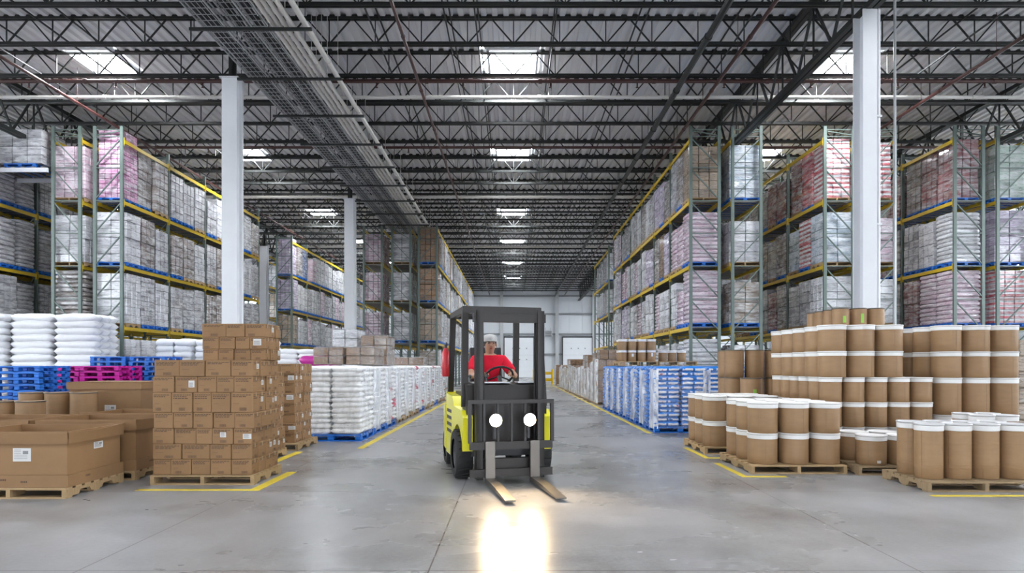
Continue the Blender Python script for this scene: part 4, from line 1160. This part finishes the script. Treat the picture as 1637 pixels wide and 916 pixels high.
# seat
m=MB(); m.cbox(-.95,-.45,-.24,.24,1.05,1.17,.03); seat=fp('seat',m,M['vinyl'])
m=MB(); m.prism([(-.95,1.12),(-.85,1.14),(-.93,1.66),(-1.03,1.64)],-.22,.22,'y'); fp('seat_back',m,M['vinyl'],parent=seat)
# overhead guard
m=MB(); HG=2.10
for s in (-1,1):
    m.bar((.24,s*.50,.9),(.10,s*.47,HG),.07,.08); m.bar((-1.10,s*.48,1.0),(-.98,s*.46,HG),.07,.08)
    m.bar((.14,s*.47,HG),(-1.02,s*.46,HG),.07,.075)
m.bar((.10,-.5,HG),(.10,.5,HG),.075,.085); m.bar((-.98,-.48,HG),(-.98,.48,HG),.07,.075)
og=fp('overhead_guard',m,D_)
for k in range(6):
    q=MB(); x=-.08-.155*k; q.bar((x,-.46,HG+.01),(x,.46,HG+.01),.045,.04); fp('guard_slat',q,D_,parent=og)
# fire extinguisher on the rear left post
m=MB(); m.lathe([(.045,0),(.052,.03),(.052,.34),(.025,.40)],12,(-1.00,-.56,1.25)); fe=fp('fire_extinguisher',m,M['red_paint'])
m=MB(); m.tube([(-1.0,-.56,1.65),(-1.0,-.56,1.70)],.02,8); m.bar((-1.0,-.56,1.70),(-.92,-.56,1.72),.02,.02); fp('nozzle',m,G2,parent=fe)
# steering
m=MB(); m.tube([(.12,0,1.10),(-.06,0,1.26)],.028,8); sc_=fp('steering_column',m,G2)
m=MB(); c=Vector((-.07,0,1.27)); ax=Vector((-.66,0,.75)).normalized(); u=Vector((0,1,0)); w_=ax.cross(u)
ring=[c+u*(.18*math.cos(t))+w_*(.18*math.sin(t)) for t in [2*PI*i/24 for i in range(25)]]
m.tube(ring,.014,8,0,False)
for a in (0.5,2.6,4.7): m.tube([c,c+u*(.18*math.cos(a))+w_*(.18*math.sin(a))],.010,6)
fp('steering_wheel',m,M['vinyl'],parent=sc_)
# mast
MX=.50
for s in (-1,1):
    m=MB(); m.box(MX-.07,MX+.07,s*.385-.012,s*.385+.03*1,.06,2.06) if s>0 else m.box(MX-.07,MX+.07,-.415,-.373,.06,2.06); m.box(MX+.045,MX+.07,s*.375-.04,s*.375+.04,.06,2.06); up=fp('mast_upright',m,D_)
    m=MB(); m.box(MX-.05,MX+.03,s*.345-.018,s*.345+.018,.10,2.02); fp('mast_inner_rail',m,D_,parent=up)
    m=MB(); m.tube([(MX-.10,s*.37,.15),(MX-.10,s*.37,1.15)],.034,10); m.tube([(MX-.10,s*.37,1.15),(MX-.10,s*.37,1.95)],.02,8,1); fp('lift_cylinder',m,G2,M['chrome'],parent=up)
    m=MB(); m.tube([(MX+.0,s*.31,.3),(MX+.0,s*.31,.75),(MX-.02,s*.325,1.95)],.012,6); fp('hydraulic_hose',m,M['rubber'],parent=up)
    m=MB(); m.tube([(.15,s*.32,.62),(MX-.06,s*.38,.75)],.035,8); fp('tilt_cylinder',m,G2)
m=MB(); m.box(MX-.05,MX+.05,-.44,.44,1.92,2.02); fp('mast_crosshead',m,D_)
m=MB(); m.box(MX-.06,MX+.04,-.36,.36,.16,.30); fp('mast_tie_bar',m,D_)
m=MB(); m.box(MX+.085,MX+.13,-.50,.50,.10,.19); m.box(MX+.085,MX+.13,-.50,.50,.42,.51); m.box(MX+.085,MX+.12,-.30,-.22,.19,.42); m.box(MX+.085,MX+.12,.22,.30,.19,.42); car=fp('fork_carriage',m,D_)
for s in (-1,1):
    m=MB(); m.prism([(MX+.132,.045),(MX+1.16,.03),(MX+1.16,.045),(MX+.6,.085),(MX+.18,.095),(MX+.172,.52),(MX+.132,.52)],s*.27-.055,s*.27+.055,'y'); fp('fork',m,M['fork_steel'],parent=car)
m=MB(); 
for y in (-.50,.50): m.bar((MX+.11,y,.50),(MX+.10,y,.98),.04,.04)
m.bar((MX+.10,-.52,.98),(MX+.10,.52,.98),.04,.045)
for k in range(5): m.bar((MX+.11,-.33+.165*k,.50),(MX+.10,-.33+.165*k,.97),.026,.026)
fp('load_backrest',m,D_,parent=car)
# headlights
for s in (-1,1):
    m=MB(); m.lathe([(.03,-.09),(.07,-.04),(.082,0),(.074,.012)],18,(0,0,0),0,'x',True,False); hl=fp('headlight',m,G2,loc=(MX+.17,s*.205,.765))
    m=MB(); m.lathe([(.073,.006),(.05,.014),(.02,.018)],18,(0,0,0),0,'x',True,True); put('headlight_lens',m.mesh('lens',M['headlight']),hl)
    m=MB(); m.bar((-.06,0,0),(-.07,0,-.22),.03,.03); put('headlight_bracket',m.mesh('bracket',G2),hl)
    L=bpy.data.lights.new('headlight_beam','SPOT'); L.energy=40; L.color=(1,.72,.42); L.spot_size=math.radians(110); L.spot_blend=.8; L.shadow_soft_size=.06
    lo=bpy.data.objects.new('headlight_beam',L); COL.objects.link(lo); lo.parent=hl; lo.location=(.05,0,0); lo.rotation_euler=(0,math.radians(-62),0)
# wheels
for x,y,r,w in ((0,.50,.30,.20),(0,-.50,.30,.20),(-1.18,.46,.25,.17),(-1.18,-.46,.25,.17)):
    m=MB(); m.lathe([(r*.62,-w/2),(r*.94,-w/2),(r,-w*.36),(r,w*.36),(r*.94,w/2),(r*.62,w/2)],28,(0,0,0),0,'y',False,False)
    for k in range(20):
        a=2*PI*k/20; m.bar((r*1.0*math.cos(a),-w*.4,r*1.0*math.sin(a)),(r*math.cos(a+.12),w*.4,r*math.sin(a+.12)),.03,.012)
    wl=fp('wheel',m,M['rubber'],loc=(x,y,r+.006))
    m=MB(); m.lathe([(r*.62,-w*.38),(r*.55,-w*.25),(.06,-w*.25),(.05,-w*.32)],20,(0,0,0),0,'y',False,True); m.lathe([(.05,w*.32),(.06,w*.25),(r*.55,w*.25),(r*.62,w*.38)],20,(0,0,0),0,'y',True,False); put('rim',m.mesh('rim',G2),wl)

# ================================================================== DRIVER
def skin(name,verts,edges,radii,mats,parent=None,sub=2,extra=None,root=0,post=None):
    me=bpy.data.meshes.new(name); me.from_pydata([tuple(v) for v in verts],edges,[])
    o=bpy.data.objects.new(name,me); COL.objects.link(o)
    md=o.modifiers.new('skin','SKIN'); md.use_smooth_shade=True
    sv=me.skin_vertices[0].data
    for i,r in enumerate(radii):
        sv[i].radius=(r,r) if not isinstance(r,tuple) else r; sv[i].use_root=(i==root)
    sb=o.modifiers.new('sub','SUBSURF'); sb.levels=sub; sb.render_levels=sub
    bpy.context.view_layer.update()
    dg=bpy.context.evaluated_depsgraph_get(); ev=o.evaluated_get(dg)
    nm=bpy.data.meshes.new_from_object(ev)
    o.modifiers.clear()
    if post: 
        for v in nm.vertices: v.co=post(v.co)
    for f in nm.polygons: f.use_smooth=True
    nm.materials.clear()
    for q in mats: nm.materials.append(q)
    for f in nm.polygons: f.material_index=0
    if extra:
        V=[tuple(v.co) for v in nm.vertices]; Fc=[tuple(p.vertices) for p in nm.polygons]; mi=[0]*len(Fc)
        b=len(V); V+=extra.v; Fc+=[tuple(i+b for i in f) for f in extra.f]; mi+=extra.m
        n2=bpy.data.meshes.new(name); n2.from_pydata(V,[],Fc)
        for q in mats: n2.materials.append(q)
        n2.polygons.foreach_set('material_index',mi); n2.polygons.foreach_set('use_smooth',[True]*len(Fc)); n2.update(); nm=n2
    o.data=nm; o.parent=parent
    return o
person=None
def build_person():
    V=[];E=[];Rr=[]
    def add(p,r,to=None):
        V.append(p);Rr.append(r)
        if to is not None:E.append((to,len(V)-1))
        return len(V)-1
    pel=add((-.74,0,1.26),(.15,.12)); wst=add((-.735,0,1.40),(.14,.115),pel); ch=add((-.70,0,1.56),(.165,.12),wst); sh=add((-.69,0,1.69),(.12,.095),ch); nk=add((-.675,0,1.775),.056,sh)
    h1=add((-.645,0,1.845),.074,nk); h2=add((-.63,0,1.91),.088,h1); h3=add((-.64,0,1.965),.080,h2)
    for s in (-1,1):
        a=add((-.69,s*.185,1.685),.068,sh); b=add((-.58,s*.275,1.54),.052,a); c=add((-.43,s*.30,1.47),.046,b); d=add((-.30,s*.255,1.485),.038,c); e=add((-.185,s*.205,1.50),(.030,.026),d)
        pm=add((-.135,s*.19,1.503),(.036,.021),e); kx=add((-.100,s*.178,1.503),(.036,.017),pm)
        for q,(dy,ln) in enumerate(((-.030,.030),(-.010,.036),(.010,.034),(.029,.026))):
            f1=add((-.070,s*.174+s*dy,1.502),.0105,kx); f2=add((-.046,s*.172+s*dy,1.486),.0095,f1); f3=add((-.048,s*.172+s*dy*.95,1.486-ln*.75),.0085,f2)
        th=add((-.128,s*.142,1.494),.013,pm); t2=add((-.096,s*.132,1.480),.011,th)
        g=add((-.62,s*.11,1.235),(.095,.085),pel); k=add((-.27,s*.15,1.205),.068,g); an=add((-.16,s*.15,.84),.052,k); an2=add((-.13,s*.15,.62),.045,an); to=add((.0,s*.15,.555),.036,an2)
    # face: nose, ears, brow, mouth and eyes as part of the same mesh
    x=MB()
    def blob(c,rx,ry,rz,mi=0):
        n=8; b=len(x.v)
        x.lathe([(.001,-1),(.6,-.75),(.92,-.35),(1,0),(.92,.35),(.6,.75),(.001,1)],n,(0,0,0),mi)
        for i in range(b,len(x.v)): p=x.v[i]; x.v[i]=(c[0]+p[0]*rx,c[1]+p[1]*ry,c[2]+p[2]*rz)
    blob((-.535,0,1.885),.022,.016,.026); blob((-.548,0,1.905),.012,.010,.03)
    for s in (-1,1):
        blob((-.64,s*.088,1.895),.022,.010,.032); blob((-.552,s*.034,1.915),.010,.013,.008,1); blob((-.556,s*.034,1.935),.014,.024,.007,1)
    blob((-.553,0,1.845),.010,.026,.006,2)
    def hscale(co): return co
    o=skin('person',V,E,Rr,[M['skin'],M['eye'],M['red_paint']],None,2,x)
    o.location=(TX,TY,-.205); o.rotation_euler=(0,0,TR)
    tag(o,'driver in a red shirt and pale cap, seated, both hands on the steering wheel','person')
    # shirt
    V=[];E=[];Rr=[]
    pel=add((-.74,0,1.27),(.168,.142)); wst=add((-.735,0,1.40),(.160,.138),pel); ch=add((-.70,0,1.56),(.185,.140),wst); sh=add((-.69,0,1.685),(.135,.112),ch); nk=add((-.682,0,1.752),.080,sh)
    for s in (-1,1): a=add((-.69,s*.19,1.68),.088,sh); b=add((-.60,s*.268,1.56),.080,a); c=add((-.545,s*.283,1.515),.082,b)
    skin('shirt',V,E,Rr,[M['shirt']],o,2)
    V=[];E=[];Rr=[]
    pel=add((-.745,0,1.24),(.165,.14))
    for s in (-1,1): g=add((-.62,s*.115,1.235),(.112,.10),pel); k=add((-.27,s*.15,1.205),.083,g); an=add((-.16,s*.15,.86),.070,k); an2=add((-.135,s*.15,.67),.066,an)
    skin('trousers',V,E,Rr,[M['trousers']],o,2)
    for s in (-1,1):
        V=[];E=[];Rr=[]
        a=add((-.135,s*.15,.70),.058); b=add((-.13,s*.15,.61),.056,a); c=add((.02,s*.15,.575),.046,b)
        skin('boot',V,E,Rr,[M['boot']],o,2)
    q=MB(); q.lathe([(.098,-.03),(.100,.0),(.092,.05),(.06,.082),(.002,.094)],18,(0,0,0),0,'z',False,True)
    for i,p in enumerate(q.v): q.v[i]=(-.643+p[0]*1.05,p[1]*.95,1.965+p[2]*.85)
    q.prism([(-.565,-.07),(-.50,-.055),(-.475,0),(-.50,.055),(-.565,.07)],1.945,1.953,'z')
    put('cap',q.mesh('cap',M['cap'],sharp=60),o)
    q=MB(); q.lathe([(.088,-.075),(.096,-.04),(.098,.0)],18,(0,0,0),0,'z',False,False)
    for i,p in enumerate(q.v): q.v[i]=(-.655+p[0]*.95,p[1]*.97,1.955+p[2])
    put('hair',q.mesh('hair',M['hair'],sharp=60),o)
build_person()

# ================================================================== LIGHT, CAMERA
W=bpy.data.worlds.new('daylight'); bpy.context.scene.world=W; W.use_nodes=True
nt=W.node_tree; bg=nt.nodes['Background']; bg.inputs[0].default_value=(.86,.93,1.0,1); bg.inputs[1].default_value=WORLD_E
sc=bpy.context.scene
cd=bpy.data.cameras.new('camera'); cam=bpy.data.objects.new('camera',cd); COL.objects.link(cam)
cam.location=(0,0,CAM_Z); cam.rotation_euler=(PI/2,0,0)
cd.sensor_width=36; cd.lens=36*F/1637; cd.shift_x=-2.5/1637; cd.shift_y=127/1637; cd.clip_end=300
sc.camera=cam
sc.view_settings.view_transform='Standard'; sc.view_settings.look='None'; sc.view_settings.gamma=1; sc.view_settings.use_curve_mapping=False
sc.view_settings.exposure=EXPO
sc.cycles.use_denoising=True
sc.cycles.max_bounces=8; sc.cycles.diffuse_bounces=5; sc.cycles.glossy_bounces=3; sc.cycles.transparent_max_bounces=10; sc.cycles.transmission_bounces=2
sc.cycles.sample_clamp_indirect=6; sc.cycles.caustics_reflective=False; sc.cycles.caustics_refractive=False
